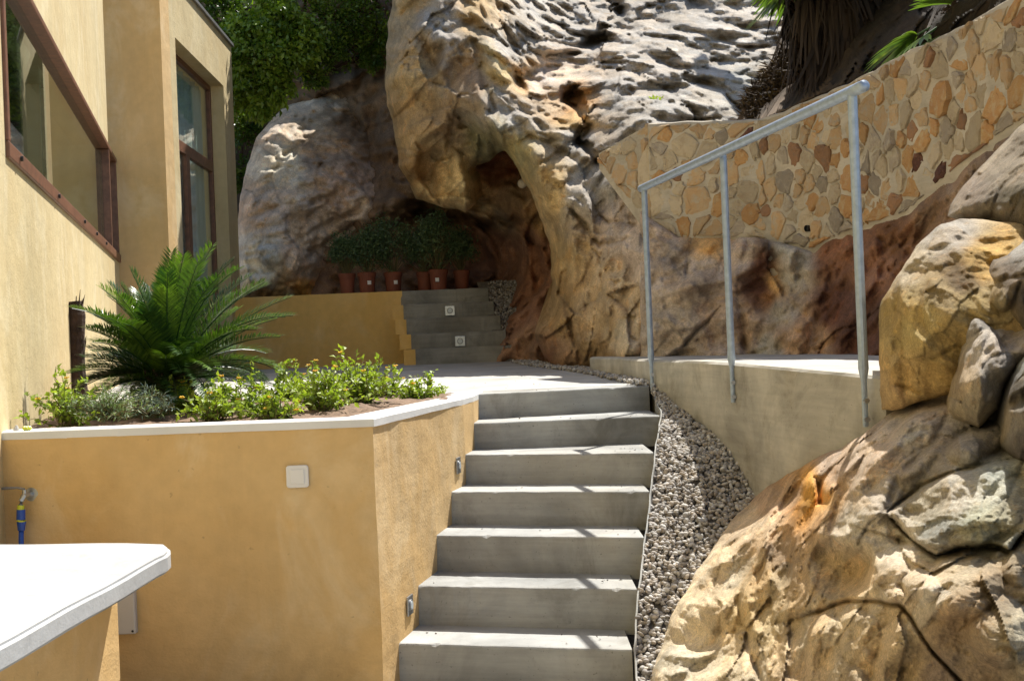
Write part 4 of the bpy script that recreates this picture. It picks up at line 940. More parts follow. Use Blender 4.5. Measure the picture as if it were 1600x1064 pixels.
# ================================================================== FOREGROUND ROCKS
FG = [(1005, 1130), (1012, 1064), (1036, 1000), (1056, 950), (1104, 868), (1140, 820), (1172, 782), (1215, 752), (1260, 724), (1300, 706), (1345, 682), (1376, 656), (1430, 626), (1480, 600), (1540, 560), (1600, 520), (1760, 440), (1760, 1300), (1000, 1300)]
fg = relief('foreground_rock', FG,
    [(1000, 1130, 4.75), (1030, 1064, 4.56), (1068, 955, 4.80), (1110, 870, 5.03), (1172, 782, 5.40), (1230, 748, 5.0), (1300, 704, 4.56), (1376, 652, 4.22), (1480, 605, 4.05), (1600, 540, 3.85), (1760, 460, 3.6),
     (1100, 1000, 4.66), (1150, 900, 4.70), (1195, 830, 4.75), (1180, 1050, 4.1), (1250, 800, 4.42), (1250, 900, 4.08), (1310, 750, 4.08), (1300, 840, 3.86), (1300, 1000, 3.50), (1360, 705, 3.98), (1440, 665, 3.84), (1380, 780, 3.72), (1420, 850, 3.50), (1480, 720, 3.66), (1440, 790, 3.68), (1420, 1000, 3.10), (1550, 800, 3.42), (1550, 700, 3.62), (1500, 950, 2.98), (1600, 1000, 2.85), (1600, 880, 3.05), (1700, 750, 3.2), (1450, 1200, 2.85), (1150, 1200, 3.85), (1760, 1250, 2.4)],
    2.3, feats=[
        ('s', [(1372, 800), (1390, 792), (1442, 754), (1506, 732), (1544, 722), (1600, 716)], 5, .12, [(1372, 800), (1390, 797), (1442, 756), (1506, 734), (1544, 722), (1760, 716), (1760, 820), (1600, 831), (1574, 861), (1547, 852), (1499, 856), (1465, 872), (1418, 832), (1390, 800)]),
        ('g', [(1390, 797), (1442, 756), (1506, 734), (1544, 722), (1600, 717), (1700, 712)], 4, .10),
        ('g', [(1390, 800), (1418, 832), (1440, 855), (1465, 872), (1499, 858), (1547, 854), (1574, 863), (1600, 833)], 4, .09),
        ('b', 1500, 795, 110, 62, -12, .14), ('b', 1420, 820, 30, 40, 30, -.08),
        ('g', [(1236, 974), (1285, 951), (1326, 940), (1364, 940), (1405, 947), (1424, 970), (1454, 1015), (1499, 1064), (1530, 1100)], 3, .07),
        ('s', [(1236, 974), (1285, 951), (1326, 940), (1405, 947), (1424, 970), (1454, 1015), (1499, 1064)], 5, -.05, [(1236, 974), (1285, 951), (1326, 940), (1405, 947), (1424, 970), (1454, 1015), (1499, 1064), (1499, 1300), (1200, 1300)]),
        ('g', [(1195, 827), (1180, 880), (1154, 940), (1165, 1000), (1187, 1064), (1200, 1120)], 5, .06), ('r', [(1203, 815), (1192, 870), (1170, 930), (1175, 980)], 9, .07),
        ('b', 1225, 872, 22, 50, 5, -.13), ('b', 1232, 776, 34, 20, -25, -.09), ('g', [(1276, 740), (1280, 765), (1284, 790)], 7, .12), ('r', [(1272, 745), (1272, 775), (1255, 792)], 6, .06),
        ('g', [(1300, 735), (1318, 770), (1300, 830), (1275, 880)], 10, .05), ('g', [(1112, 930), (1125, 895), (1130, 880)], 2.5, .03),
        ('b', 1322, 885, 52, 50, 10, -.17), ('r', [(1285, 838), (1330, 845), (1372, 872), (1378, 905)], 10, .06), ('b', 1400, 895, 24, 26, 0, .07), ('b', 1440, 918, 26, 26, 0, .10), ('b', 1395, 930, 20, 18, 0, .06),
        ('b', 1290, 985, 34, 30, 0, .08), ('b', 1345, 1000, 28, 46, 0, .08), ('b', 1400, 1000, 40, 50, 0, .06), 
        ('b', 1500, 920, 70, 50, -15, .16), ('b', 1560, 990, 50, 60, 0, .12), ('b', 1590, 890, 24, 30, 0, .10), 
        ('b', 1350, 800, 50, 26, -30, .06), ('b', 1400, 760, 50, 20, -35, .05), ('g', [(1390, 790), (1360, 815), (1340, 850)], 3, .04), ('b', 1415, 845, 14, 8, 10, -.06),
        ('g', [(1480, 640), (1460, 690), (1410, 740), (1385, 790)], 6, .05), ('b', 1530, 690, 50, 30, -30, .16), ('b', 1540, 650, 30, 20, -40, -.14), ('b', 1440, 720, 40, 16, -35, .06)],
    noise=[('tri', 1.6, .085), ('fac', 2.2, .04), ('fbm', 2.6, .03), ('tri', 4.2, .040), ('fac', 7, .012), ('tri', 12, .009), ('fbm', 16, .006), ('tri', 34, .006)], crackdark=.22,
    tints=[(1080, 1000, (.70, .60, .43)), (1120, 900, (0.732, 0.608, 0.422)), (1180, 810, (0.671, 0.521, 0.346)), (1150, 1040, (0.708, 0.570, 0.371)), (1200, 900, (0.610, 0.446, 0.243)), (1170, 960, (0.683, 0.521, 0.282)), (1225, 870, (0.366, 0.273, 0.179)), (1230, 775, (0.439, 0.298, 0.179)), (1200, 780, (0.561, 0.384, 0.243)), (1270, 765, (0.756, 0.372, 0.064)), (1258, 790, ORG), (1300, 720, (0.488, 0.360, 0.256)), (1350, 690, (0.586, 0.471, 0.358)),
           (1320, 820, (0.610, 0.533, 0.410)), (1350, 780, (0.561, 0.471, 0.358)), (1400, 850, (0.634, 0.558, 0.435)), (1320, 890, (0.561, 0.422, 0.243)), (1380, 720, (0.573, 0.471, 0.371)), (1430, 690, (0.488, 0.434, 0.358)), (1470, 640, (0.415, 0.347, 0.282)), (1440, 780, (0.390, 0.360, 0.282)),
           (1500, 780, (0.44, 0.39, 0.31)), (1560, 760, (0.439, 0.434, 0.358)), (1450, 830, (0.366, 0.347, 0.282)), (1530, 830, (0.390, 0.384, 0.282)), (1440, 900, (0.586, 0.496, 0.371)), (1500, 890, (0.366, 0.310, 0.218)), (1540, 930, (0.342, 0.260, 0.166)), (1480, 980, (0.366, 0.260, 0.154)), (1580, 1010, (0.390, 0.335, 0.230)), (1540, 1050, (0.366, 0.273, 0.179)),
           (1300, 990, (0.634, 0.496, 0.307)), (1260, 1050, (0.537, 0.409, 0.256)), (1380, 990, (0.586, 0.459, 0.282)), (1420, 1040, (0.488, 0.372, 0.218)), (1460, 1050, (0.268, 0.211, 0.166)), (1550, 700, (0.293, 0.260, 0.218)), (1520, 660, (0.342, 0.298, 0.256)), (1590, 640, (0.244, 0.223, 0.179))],
    edge=(.16, 34), seed=31, rough=4, back=.9, mat=m_rockf, tint_warp=20, px_noise=.8)
structure(fg)
ob = relief('boulder', [(1374, 505), (1380, 468), (1402, 430), (1432, 385), (1470, 350), (1500, 341), (1540, 343), (1600, 350), (1640, 420), (1620, 560), (1560, 600), (1500, 612), (1440, 628), (1395, 642), (1378, 640), (1374, 570)],
    [(1376, 500, 4.33), (1378, 630, 4.13), (1440, 630, 3.98), (1440, 480, 3.93), (1500, 400, 4.08), (1480, 345, 4.38), (1540, 345, 4.38), (1550, 480, 3.78), (1500, 600, 3.88), (1600, 560, 3.68), (1620, 420, 3.88)],
    2.2, feats=[('g', [(1450, 560), (1500, 540), (1530, 560)], 3, .02), ('g', [(1400, 600), (1440, 612)], 3, .02), ('b', 1530, 415, 24, 34, 20, -.06), ('g', [(1400, 440), (1450, 400), (1520, 360)], 8, .03), ('g', [(1430, 410), (1470, 380), (1530, 372)], 5, .03)],
    noise=[('tri', 2.2, .09), ('fbm', 3, .03), ('tri', 6, .030), ('fac', 9, .010), ('tri', 18, .009)],
    tints=[(1410, 420, (.46, .38, .26)), (1480, 365, (.44, .38, .30)), (1400, 500, (.44, .31, .12)), (1440, 520, (.44, .32, .12)), (1420, 590, (.47, .32, .13)), (1480, 470, (.34, .24, .11)), (1500, 455, (.14, .09, .04)), (1540, 410, (.48, .31, .10)), (1480, 560, (.42, .29, .11)), (1385, 620, (.50, .34, .16)), (1520, 500, (.40, .28, .11)), (1580, 480, (.34, .26, .14))],
    edge=(.10, 34), seed=37, rough=3, mat=m_rockf, back=.5, tpow=4, tint_warp=14)
tag(ob, 'rounded ochre boulder with grey top beside the nearest handrail post', 'boulder')
ub = relief('boulder', [(1484, 338), (1488, 318), (1510, 285), (1535, 258), (1565, 228), (1600, 190), (1640, 150), (1700, 110), (1760, 100), (1760, 440), (1650, 440), (1600, 410), (1565, 372), (1540, 350)],
    [(1488, 335, 4.70), (1540, 345, 4.55), (1540, 260, 4.80), (1600, 190, 4.75), (1700, 110, 4.65), (1600, 300, 4.30), (1700, 300, 3.95), (1620, 400, 4.15), (1720, 430, 3.85)],
    2.2, feats=[('g', [(1500, 330), (1540, 300), (1570, 250), (1600, 225)], 5, .05), ('g', [(1550, 340), (1560, 300), (1590, 270)], 4, .04), ('b', 1540, 315, 20, 30, 30, .05)],
    noise=[('tri', 2.2, .07), ('fac', 3, .03), ('tri', 6, .03), ('tri', 16, .010)], tints=[(1520, 290, (.30, .24, .18)), (1500, 330, (.34, .28, .21)), (1560, 320, (.24, .2, .14)), (1590, 250, (.3, .25, .18)), (1580, 360, (.10, .085, .06)), (1590, 300, (.12, .10, .06)), (1700, 300, (.3, .26, .2))],
    edge=(.4, 60), seed=41, rough=3, mat=m_rockf, back=.5)
tag(ub, 'dark grey-brown boulder at the right edge, resting above the ochre boulder', 'boulder')
# grey knuckled rocks between them
kn = relief('boulder', [(1536, 425), (1550, 402), (1575, 398), (1600, 372), (1640, 350), (1760, 350), (1760, 560), (1650, 560), (1600, 520), (1575, 500), (1545, 490), (1533, 480), (1538, 450)],
    [(1540, 430, 3.88), (1545, 480, 3.80), (1600, 440, 3.60), (1600, 380, 3.80), (1700, 360, 3.70), (1620, 520, 3.50), (1740, 540, 3.30)],
    2.2, feats=[('g', [(1545, 442), (1580, 438), (1610, 430)], 5, .09), ('b', 1560, 470, 26, 24, 0, .05), ('g', [(1575, 500), (1590, 470), (1600, 440)], 4, .07)], noise=[('tri', 3, .055), ('fac', 4, .02), ('tri', 8, .022), ('tri', 20, .009)],
    tints=[(1560, 415, (.27, .22, .16)), (1590, 395, (.42, .40, .36)), (1560, 470, (.36, .28, .15)), (1600, 460, (.06, .05, .04)), (1580, 430, (.14, .11, .08))], edge=(.3, 35), seed=43, rough=4, mat=m_rockf, back=.5)
tag(kn, 'small knuckled grey rock at the right edge between two larger boulders', 'boulder')
pr_ = relief('boulder', [(1478, 640), (1480, 610), (1492, 580), (1500, 540), (1508, 500), (1520, 484), (1545, 488), (1560, 505), (1600, 500), (1640, 520), (1640, 560), (1590, 570), (1570, 600), (1560, 640), (1530, 668), (1490, 655)],
    [(1480, 640, 3.69), (1495, 580, 3.69), (1515, 490, 3.84), (1550, 560, 3.49), (1550, 640, 3.44), (1600, 520, 3.54), (1620, 560, 3.44)],
    2.2, feats=[('g', [(1550, 490), (1555, 520), (1575, 545)], 5, .08), ('b', 1525, 520, 22, 30, 0, .06), ('b', 1515, 600, 35, 35, 0, .05), ('b', 1580, 525, 24, 30, 0, -.10)], noise=[('tri', 3, .055), ('fac', 4, .02), ('tri', 8, .022), ('tri', 20, .009)],
    tints=[(1525, 500, (.44, .41, .36)), (1520, 550, (.42, .38, .33)), (1510, 600, (.38, .30, .20)), (1580, 540, (.28, .24, .2)), (1540, 640, (.36, .29, .19))], edge=(.3, 36), seed=47, rough=4, mat=m_rockf, back=.5)
tag(pr_, 'upright pale grey rock pillar in front of the ochre boulder', 'boulder')
rb = relief('boulder', [(1556, 660), (1566, 615), (1576, 588), (1590, 560), (1600, 545), (1640, 500), (1760, 450), (1760, 720), (1640, 728), (1590, 720), (1560, 700)],
    [(1560, 660, 3.48), (1580, 590, 3.43), (1600, 545, 3.48), (1600, 640, 3.18), (1700, 560, 3.03), (1600, 710, 3.13), (1740, 700, 2.83)],
    2.2, feats=[('b', 1590, 620, 26, 22, -20, -.12), ('g', [(1580, 650), (1600, 670), (1640, 680)], 6, .08), ('g', [(1575, 595), (1600, 575)], 4, .06)], noise=[('tri', 3, .055), ('fac', 4, .02), ('tri', 8, .022), ('tri', 20, .009)],
    tints=[(1580, 570, (.30, .29, .24)), (1590, 620, (.10, .09, .075)), (1570, 660, (.3, .26, .2)), (1590, 690, (.12, .10, .08)), (1600, 600, (.2, .18, .15))], edge=(.3, 34), seed=53, rough=4, mat=m_rockf, back=.5)
tag(rb, 'dark pitted rock at the right edge just above the large grey slab', 'boulder')
sr = relief('rock_slope', [(1665, 120), (1760, 70), (1900, 60), (2500, 40), (2600, 1300), (1690, 1300), (1680, 900), (1690, 600), (1660, 400), (1650, 250)],
    [(1665, 120, 4.9), (1700, 300, 4.35), (1690, 600, 3.9), (1690, 900, 3.3), (1690, 1300, 2.7), (2000, 100, 4.6), (2000, 500, 3.6), (2000, 900, 2.8), (2000, 1300, 2.3), (2500, 100, 4.2), (2500, 700, 2.8), (2500, 1300, 2.0)],
    6, noise=[('tri', 1.6, .12), ('fac', 2.4, .06), ('tri', 4.5, .05), ('tri', 12, .015)], tints=[(1700, 300, (.3, .25, .19)), (1700, 700, (.4, .34, .26)), (1900, 900, (.42, .36, .27)), (2200, 400, (.34, .3, .24)), (2000, 1200, (.3, .24, .16))], edge=(.25, 60), seed=59, rough=8, mat=m_rockf, back=1.2)
structure(sr)
# thin rusty rod lying on the rock
a = P(1209, 786, 5.02); b = P(1240, 763, 5.0)
bm = bmesh.new(); add_tube(bm, [a, (a + b) / 2 + [0, 0, .002], b], .006, 8); tag(bm_to('metal_rod', bm, m_black, None), 'short thin dark rod lying in a hollow of the foreground rock', 'rod')

# ================================================================== GRAVEL
def ico_pts(sub):
    bm = bmesh.new(); bmesh.ops.create_icosphere(bm, subdivisions=sub, radius=1); v = np.array([q.co[:] for q in bm.verts]); f = np.array([[a.index for a in q.verts] for q in bm.faces]); bm.free(); return v, f
IV, IF = ico_pts(2)
IV1, IF1 = ico_pts(1)
def pebbles(name, P3, size, seed, cols, sub2=True, label=None):
    r = np.random.RandomState(seed); n = len(P3); iv, f_ = (IV, IF) if sub2 else (IV1, IF1)
    sc = size * r.uniform(.6, 1.25, (n, 1)) * np.stack([r.uniform(.75, 1.3, n), r.uniform(.65, 1.0, n), r.uniform(.45, .75, n)], 1)
    q = r.randn(n, 4); q[:, 1:3] *= .45; q /= np.linalg.norm(q, axis=1, keepdims=True); w_, x, y, z = q.T
    Rm = np.stack([1 - 2 * (y * y + z * z), 2 * (x * y - z * w_), 2 * (x * z + y * w_), 2 * (x * y + z * w_), 1 - 2 * (x * x + z * z), 2 * (y * z - x * w_), 2 * (x * z - y * w_), 2 * (y * z + x * w_), 1 - 2 * (x * x + y * y)], 1).reshape(n, 3, 3)
    vv = iv[None] * sc[:, None, :]
    vv = vv * (1 + .16 * np.sin(vv / size * 2.2 + r.uniform(0, 6, (n, 1, 3))))
    vv = np.einsum('nij,nkj->nki', Rm, vv) + P3[:, None, :]
    F = (f_[None] + (np.arange(n) * len(iv))[:, None, None]).reshape(-1, 3)
    ci = r.randint(0, len(cols), n); c = np.array(cols)[ci] * r.uniform(.8, 1.2, (n, 1)); c = np.repeat(c, len(iv), 0)
    return tag(link(name, npmesh(name, vv.reshape(-1, 3), F, True, c), m_peb), kind='stuff')
mm = M('pebble'); at = mm.n('ShaderNodeAttribute'); at.attribute_name = 'tint'
mm.col(mm.mix(1.0, at.outputs['Color'], mm.ramp(mm.noise(60, 4), (.3, .8), (.7, 1.15)), 'MULTIPLY')); mm.set(Roughness=.75); m_peb = mm.m
PC = [tuple(.76 * q for q in c_) for c_ in [(.52, .48, .43), (.42, .385, .35), (.60, .57, .52), (.34, .315, .29), (.54, .47, .38), (.46, .39, .31), (.70, .68, .64)]]
# sloping bed beside the staircase: left edge follows the nosing ends
gl = [np.array([b[0] + .012, b[1], b[2] - .015]) for a, b in NP]
gl.insert(0, gl[0] + [-.05, .5, .03]); gl.append(np.array([gl[-1][0] - .02, gl[-1][1] - .42, gl[-1][2] - .17])); gl.append(gl[-1] + [-.05, -.6, -.04])
gy = np.array([p[1] for p in gl])[::-1]; gxl = np.array([p[0] for p in gl])[::-1]; gz = np.array([p[2] for p in gl])[::-1]
gr = np.random.RandomState(5); GP = []
def gbed(Y): return np.interp(Y, gy, gxl), np.interp(Y, gy, gz)
def wallx(Y): return np.interp(Y, [p[1] for p in pts][::-1], [p[0] for p in pts][::-1])
for lay in range(2):
    Yg = gr.uniform(3.9, 7.75, 13000); x0, z0 = gbed(Yg); x1 = np.minimum(wallx(Yg) + .0, x0 + 1.1); t = gr.uniform(0, 1, 13000); m_ = x0 + t * 1.1 < x1
    Xg = x0 + t * 1.1; Zg = z0 + .012 * lay + fbm(np.stack([Xg * 4, Yg * 4, Xg * 0], 1), 2, 9) * .02 + (lay * .008) - .004 + np.clip((Xg - x0), 0, 1) * .0
    GP.append(np.stack([Xg, Yg, Zg], 1)[m_])
GP = np.concatenate(GP); print('pebbles', len(GP))
pebbles('gravel', GP, .0128, 3, PC)
bm = bmesh.new(); yy = np.linspace(3.3, 7.9, 60); rws = []
for Y in yy:
    x0, z0 = gbed(Y); rws.append([bm.verts.new((x0, Y, z0 - .02)), bm.verts.new((max(x0 + .05, wallx(Y) - .0 if Y > 4.6 else x0 + 1.2), Y, z0 - .02))])
for a, b in zip(rws[:-1], rws[1:]): bm.faces.new((a[0], a[1], b[1], b[0]))
structure(bm_to('gravel_bed', bm, mat_plain('gravel_dust', (.16, .14, .12), .95, var=.4, sc=40)))
# thin edging strip along the gravel
bm = bmesh.new(); rws = []
for k, Y in enumerate(np.linspace(4.2, 7.05, 70)):
    x0, z0 = gbed(Y); e = .006 * math.sin(Y * 17) + .004 * math.sin(Y * 41 + 1); x0 += e * .4 - .006; z0 += .025 + e * .5
    rws.append([bm.verts.new(v) for v in ((x0, Y, z0 - .22), (x0 + .007, Y, z0 - .22), (x0 + .007, Y, z0), (x0, Y, z0))])
for a, b in zip(rws[:-1], rws[1:]):
    for k in range(4): bm.faces.new((a[k], b[k], b[(k + 1) % 4], a[(k + 1) % 4]))
bm.faces.new(rws[0]); bm.faces.new(rws[-1][::-1])
tag(bm_to('edging_strip', bm, m_conc, None), 'thin grey edging strip between the right ends of the near steps and the gravel', 'edging')
# gravel beside the walkway foot and at the rear stair
n = 2600; t = gr.uniform(0, 1, n); e0_ = np.array([B[0] + .02, B[1] + .25]); 
path = np.array([[.83, 7.3], [.74, 8.2], [.62, 9.3], [.45, 10.2], [.2, 11.4], [0.05, 12.6]])
k = t * 5; i_ = np.clip(k.astype(int), 0, 4); pp = path[i_] + (path[i_ + 1] - path[i_]) * (k - i_)[:, None]
pp[:, 0] += gr.uniform(-.07, .16, n); 
pebbles('gravel', np.stack([pp[:, 0], pp[:, 1], np.maximum(0, (pp[:, 1] - 7) * .0185) + gr.uniform(.0, .02, n)], 1), .015, 8, PC, False)
n = 3800; t = gr.uniform(0, 1, n); s_ = gr.uniform(0, 1, n); Yq = 13.0 + 1.5 * t; xr = np.interp(Yq, [13, 13.3, 13.6, 13.9, 14.3], [.0, -.07, -.13, -.21, -.28]); 
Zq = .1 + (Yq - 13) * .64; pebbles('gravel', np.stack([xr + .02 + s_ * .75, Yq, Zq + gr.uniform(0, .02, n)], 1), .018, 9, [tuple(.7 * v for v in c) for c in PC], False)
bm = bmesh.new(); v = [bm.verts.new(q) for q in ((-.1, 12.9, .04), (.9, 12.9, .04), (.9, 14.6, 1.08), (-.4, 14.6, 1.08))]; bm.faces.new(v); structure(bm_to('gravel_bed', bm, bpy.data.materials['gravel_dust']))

# ================================================================== PLANTS
def leaves(centers, dirs, ups, L, Wd, tint, fold=.25):
    """folded four-point leaves: returns verts, faces, tint"""
    n = len(centers); d = dirs / (np.linalg.norm(dirs, axis=1, keepdims=True) + 1e-9)
    s_ = np.cross(d, ups); s_ /= np.linalg.norm(s_, axis=1, keepdims=True) + 1e-9; u = np.cross(s_, d)
    L = np.asarray(L).reshape(-1, 1) * np.ones((n, 1)); Wd = np.asarray(Wd).reshape(-1, 1) * np.ones((n, 1))
    a = centers; b = centers + d * L * .45 + s_ * Wd * .5 + u * Wd * fold; c = centers + d * L - u * L * .12; e = centers + d * L * .45 - s_ * Wd * .5 + u * Wd * fold; m = centers + d * L * .48
    v = np.stack([a, b, c, e, m], 1).reshape(-1, 3)
    k = (np.arange(n) * 5)[:, None]; f = np.concatenate([k + [0, 4, 1], k + [4, 2, 1], k + [0, 3, 4], k + [3, 2, 4]])
    t = np.repeat(np.stack([tint, tint, tint], 1), 5, 0); return v, f, t
def rdir_(r, n, upb=0.0):
    v = r.randn(n, 3); v[:, 2] += upb; return v / np.linalg.norm(v, axis=1, keepdims=True)
def leafmesh(name, parts_, mat, parent=None):
    vs, fs, ts = [], [], []; o = 0
    for v, f, t in parts_: vs.append(v); fs.append(f + o); ts.append(t); o += len(v)
    return link(name, npmesh(name, np.concatenate(vs), np.concatenate(fs), False, np.concatenate(ts)), mat, parent)

def stem_shrub(name, base, h, spread, nst, seed, mat, label, cat='shrub', group=None, leafL=.032, per=22, flowers=6, lean=(0, 0), leaf_w=.6, stem_col=None, droop=.3):
    r = np.random.RandomState(seed); th = thing(name, base, label, cat, group); base = np.array(base, float)
    bm = bmesh.new(); cc, dd, uu, tt = [], [], [], []; tips = []
    for k in range(nst):
        az = r.uniform(0, 2 * math.pi); out = spread * r.uniform(.1, 1); hh = h * r.uniform(.35, 1.0) * (1 - .35 * out / spread)
        n = 7; p0 = base + [r.randn() * .025, r.randn() * .025, -.01]; pl_ = []
        for j in range(n + 1):
            t = j / n; pl_.append(p0 + np.array([math.cos(az) * out * t ** 1.2 + lean[0] * t, math.sin(az) * out * t ** 1.2 + lean[1] * t, hh * (t - droop * t * t * out / spread)]) + r.randn(3) * .008 * (j > 0))
        add_tube(bm, pl_, [.004 - .0028 * j / n for j in range(n + 1)], 4, cap=False); tips.append(pl_[-1]); pa = np.array(pl_)
        m = int(per * r.uniform(.7, 1.2)); tpos = r.uniform(.18, 1.02, m) * n; i_ = np.clip(tpos.astype(int), 0, n - 1); q = pa[i_] + (pa[i_ + 1] - pa[i_]) * (tpos - i_)[:, None]
        ax_ = pa[i_ + 1] - pa[i_]; ax_ /= np.linalg.norm(ax_, axis=1, keepdims=True); q = q + r.randn(m, 3) * .008
        cc.append(q); dd.append(rdir_(r, m, .1) + ax_ * .7); uu.append(rdir_(r, m, 1.6)); tt.append(np.clip(.25 + .5 * (tpos / n) + r.randn(m) * .2, 0, 1))
    bm_to('stems', bm, m_stem, th)
    cc, dd, uu, tt = map(np.concatenate, (cc, dd, uu, tt)); n = len(cc); L = leafL * r.uniform(.6, 1.25, n)
    leafmesh('leaves', [leaves(cc, dd, uu, L, L * leaf_w, tt)], mat, th)
    for k in range(flowers):
        p = tips[r.randint(len(tips))] + [0, 0, .005]; bm = bmesh.new()
        for j in range(9):
            a = r.uniform(0, 6.28); q = p + np.array([math.cos(a) * .009, math.sin(a) * .009, r.uniform(0, .006)]) * (j > 0)
            bmesh.ops.create_icosphere(bm, subdivisions=1, radius=.0052, matrix=Matrix.Translation(V(q)) @ Matrix.Diagonal((1, 1, .6, 1)))
        bm_to('flower', bm, m_flo, th)
    return th
def on_soil(x, D, z=.03): p = P(x, 600, D); return np.array([p[0], p[1], z])
G1 = 'lantana shrubs in the flower bed'
LN = [  # px, D, h, spread, stems, flowers, label
    (110, 5.35, .24, .20, 20, 3, 'leafy green lantana against the house wall at the left end of the flower bed'),
    (330, 5.45, .17, .17, 16, 3, 'low bright green lantana directly in front of the cycad'),
    (300, 5.95, .20, .18, 16, 1, 'lantana partly hidden behind others at the foot of the cycad'),
    (395, 5.55, .20, .18, 14, 1, 'thin sparse lantana with bare brown stems right of the cycad'),
    (440, 6.6, .24, .22, 20, 2, 'tall loose lantana under the right hand cycad fronds'),
    (500, 5.75, .23, .20, 26, 2, 'dense lantana with orange flowers in the middle of the flower bed'),
    (560, 6.25, .27, .24, 34, 5, 'tallest bushy lantana, right of the middle of the flower bed'),
    (600, 6.9, .20, .24, 18, 2, 'lantana with long arching stems toward the rear stair'),
    (470, 7.1, .18, .24, 14, 2, 'thin far lantana at the back edge of the flower bed'),
    (655, 6.75, .10, .14, 14, 1, 'small low lantana by the corner of the planter next to the stairs'),
    (425, 5.42, .10, .14, 10, 1, 'smallest lantana, sprawling just behind the white cap')]
for i, (x, D, h, sp, ns, nf, lb) in enumerate(LN):
    stem_shrub('lantana', on_soil(x, D, .0), h * 1.35, sp * 1.15, int(ns * 1.6), 100 + i, m_lant, lb, 'shrub', G1, per=22, flowers=nf * 2 + 1)
stem_shrub('lantana', on_soil(668, 7.0), .19, .05, 4, 150, m_lant, 'single upright lantana sprig at the right tip of the flower bed', 'shrub', G1, per=20, flowers=1)
stem_shrub('shrub', on_soil(175, 5.35), .20, .24, 60, 131, m_lav, 'fine leaved grey-green bush in front of the dark stump', 'shrub', None, leafL=.026, per=34, flowers=0, leaf_w=.22)
stem_shrub('shrub', on_soil(232, 5.6), .17, .15, 34, 132, mat_leaf('silver_leaf', (.16, .24, .18), (.34, .42, .36), .7, .1), 'silvery blue-green tuft between the cycad and the grey-green bush', 'shrub', None, leafL=.035, per=24, flowers=0, leaf_w=.16)

# dark stump by the wall
sp_ = on_soil(118, 7.4, 0.0)
st_ = thing('tree_stump', sp_, 'dark brown upright stump standing against the house wall behind the cycad', 'stump')
bm = bmesh.new(); rr = [.075, .068, .066, .066, .07, .062]; add_tube(bm, [sp_ + [0.0 + .006 * math.sin(k * 2), 0, z] for k, z in enumerate((-.03, .1, .25, .42, .58, .66))], rr, 14)
bm_to('trunk', bm, m_bark, st_, smooth=False)
bm = bmesh.new(); r = np.random.RandomState(4)
for k in range(60):
    a = r.uniform(0, 6.28); q = sp_ + [math.cos(a) * .055, math.sin(a) * .055, r.uniform(.3, .64)]; add_tube(bm, [q, q + [math.cos(a) * .02, math.sin(a) * .02, r.uniform(.05, .12)]], [.006, .001], 4, cap=False)
bm_to('bark_fibre', bm, m_bark, st_)

# cycad
def frond(base, az, el, L, droop, seed, nl=46, leafl=.10, matl=None):
    r = np.random.RandomState(seed); n = 24; p = np.array(base, float); pts_ = [p.copy()]; a = el
    for k in range(n):
        t = k / n; a_ = el - droop * t ** 1.5; p = p + np.array([math.cos(az) * math.cos(a_), math.sin(az) * math.cos(a_), math.sin(a_)]) * L / n; pts_.append(p.copy())
    pa = np.array(pts_); 
    cc, dd, uu, ll, tt = [], [], [], [], []
    side = np.array([-math.sin(az), math.cos(az), 0])
    tw = r.uniform(-.4, .4)
    for k in range(nl):
        t = .10 + .9 * k / nl; x = t * n; i = min(int(x), n - 1); q = pa[i] + (pa[i + 1] - pa[i]) * (x - i); ax_ = pa[i + 1] - pa[i]; ax_ = ax_ / np.linalg.norm(ax_); up = np.cross(side, ax_) * -1
        if up[2] < 0: up = -up
        ln = leafl * (.35 + .65 * math.sin(math.pi * min(1, t * .93 + .07)) ** .6) 
        for sgn in (-1, 1):
            cc.append(q); d_ = ax_ * (.6 + .5 * t) + side * sgn * (1.0) + up * (.5 + sgn * tw * .3) + r.randn(3) * .10; dd.append(d_); uu.append(up + .2 * r.randn(3) * .2); ll.append(ln * r.uniform(.9, 1.1)); tt.append(np.clip(.12 + r.randn() * .12 + (.55 if seed % 5 == 0 else 0) + (seed % 7) * .05, 0, 1))
    return pa, np.array(cc), np.array(dd), np.array(uu), np.array(ll), np.array(tt)
cb = on_soil(262, 6.25, .0)
cy = thing('cycad', cb, 'big sago cycad with dense dark green feathery fronds in the flower bed', 'palm')
bm = bmesh.new(); r = np.random.RandomState(6)
add_tube(bm, [cb + [0, 0, z] for z in (-.03, .05, .12, .19)], [.10, .115, .11, .07], 14)
for k in range(110):
    a = r.uniform(0, 6.28); z = r.uniform(.0, .19); q = cb + [math.cos(a) * .10, math.sin(a) * .10, z]; add_tube(bm, [q, q + [math.cos(a) * .045, math.sin(a) * .045, .04]], [.014, .006], 4)
bm_to('trunk', bm, m_bark, cy)
nf = 100
for k in range(nf):
    az = k * 2.39996 + r.uniform(-.45, .45); t = k / nf; el = math.radians(84 - 84 * t + r.uniform(-13, 13)); L = .67 - .07 * t + r.uniform(-.12, .06); 
    # the wall side is cramped; the right side is freer
    L *= 1.0 + .10 * math.cos(az)
    if math.cos(az) < -.5 and el < .9: L *= .8
    pa, cc, dd, uu, ll, tt = frond(cb + [math.cos(az) * .03, math.sin(az) * .03, .17], az, el, L, math.radians(r.uniform(8, 46) + 26 * t), 300 + k, nl=72, leafl=.12)
    fo = leafmesh('frond', [leaves(cc, dd, uu, ll, np.full(len(cc), .0082), tt, fold=.1)], m_cyc, cy)
    bm = bmesh.new(); add_tube(bm, pa[::3], [.006 - .0045 * j / 8 for j in range(9)], 4, cap=False); bm_to('stalk', bm, m_cyc, fo)

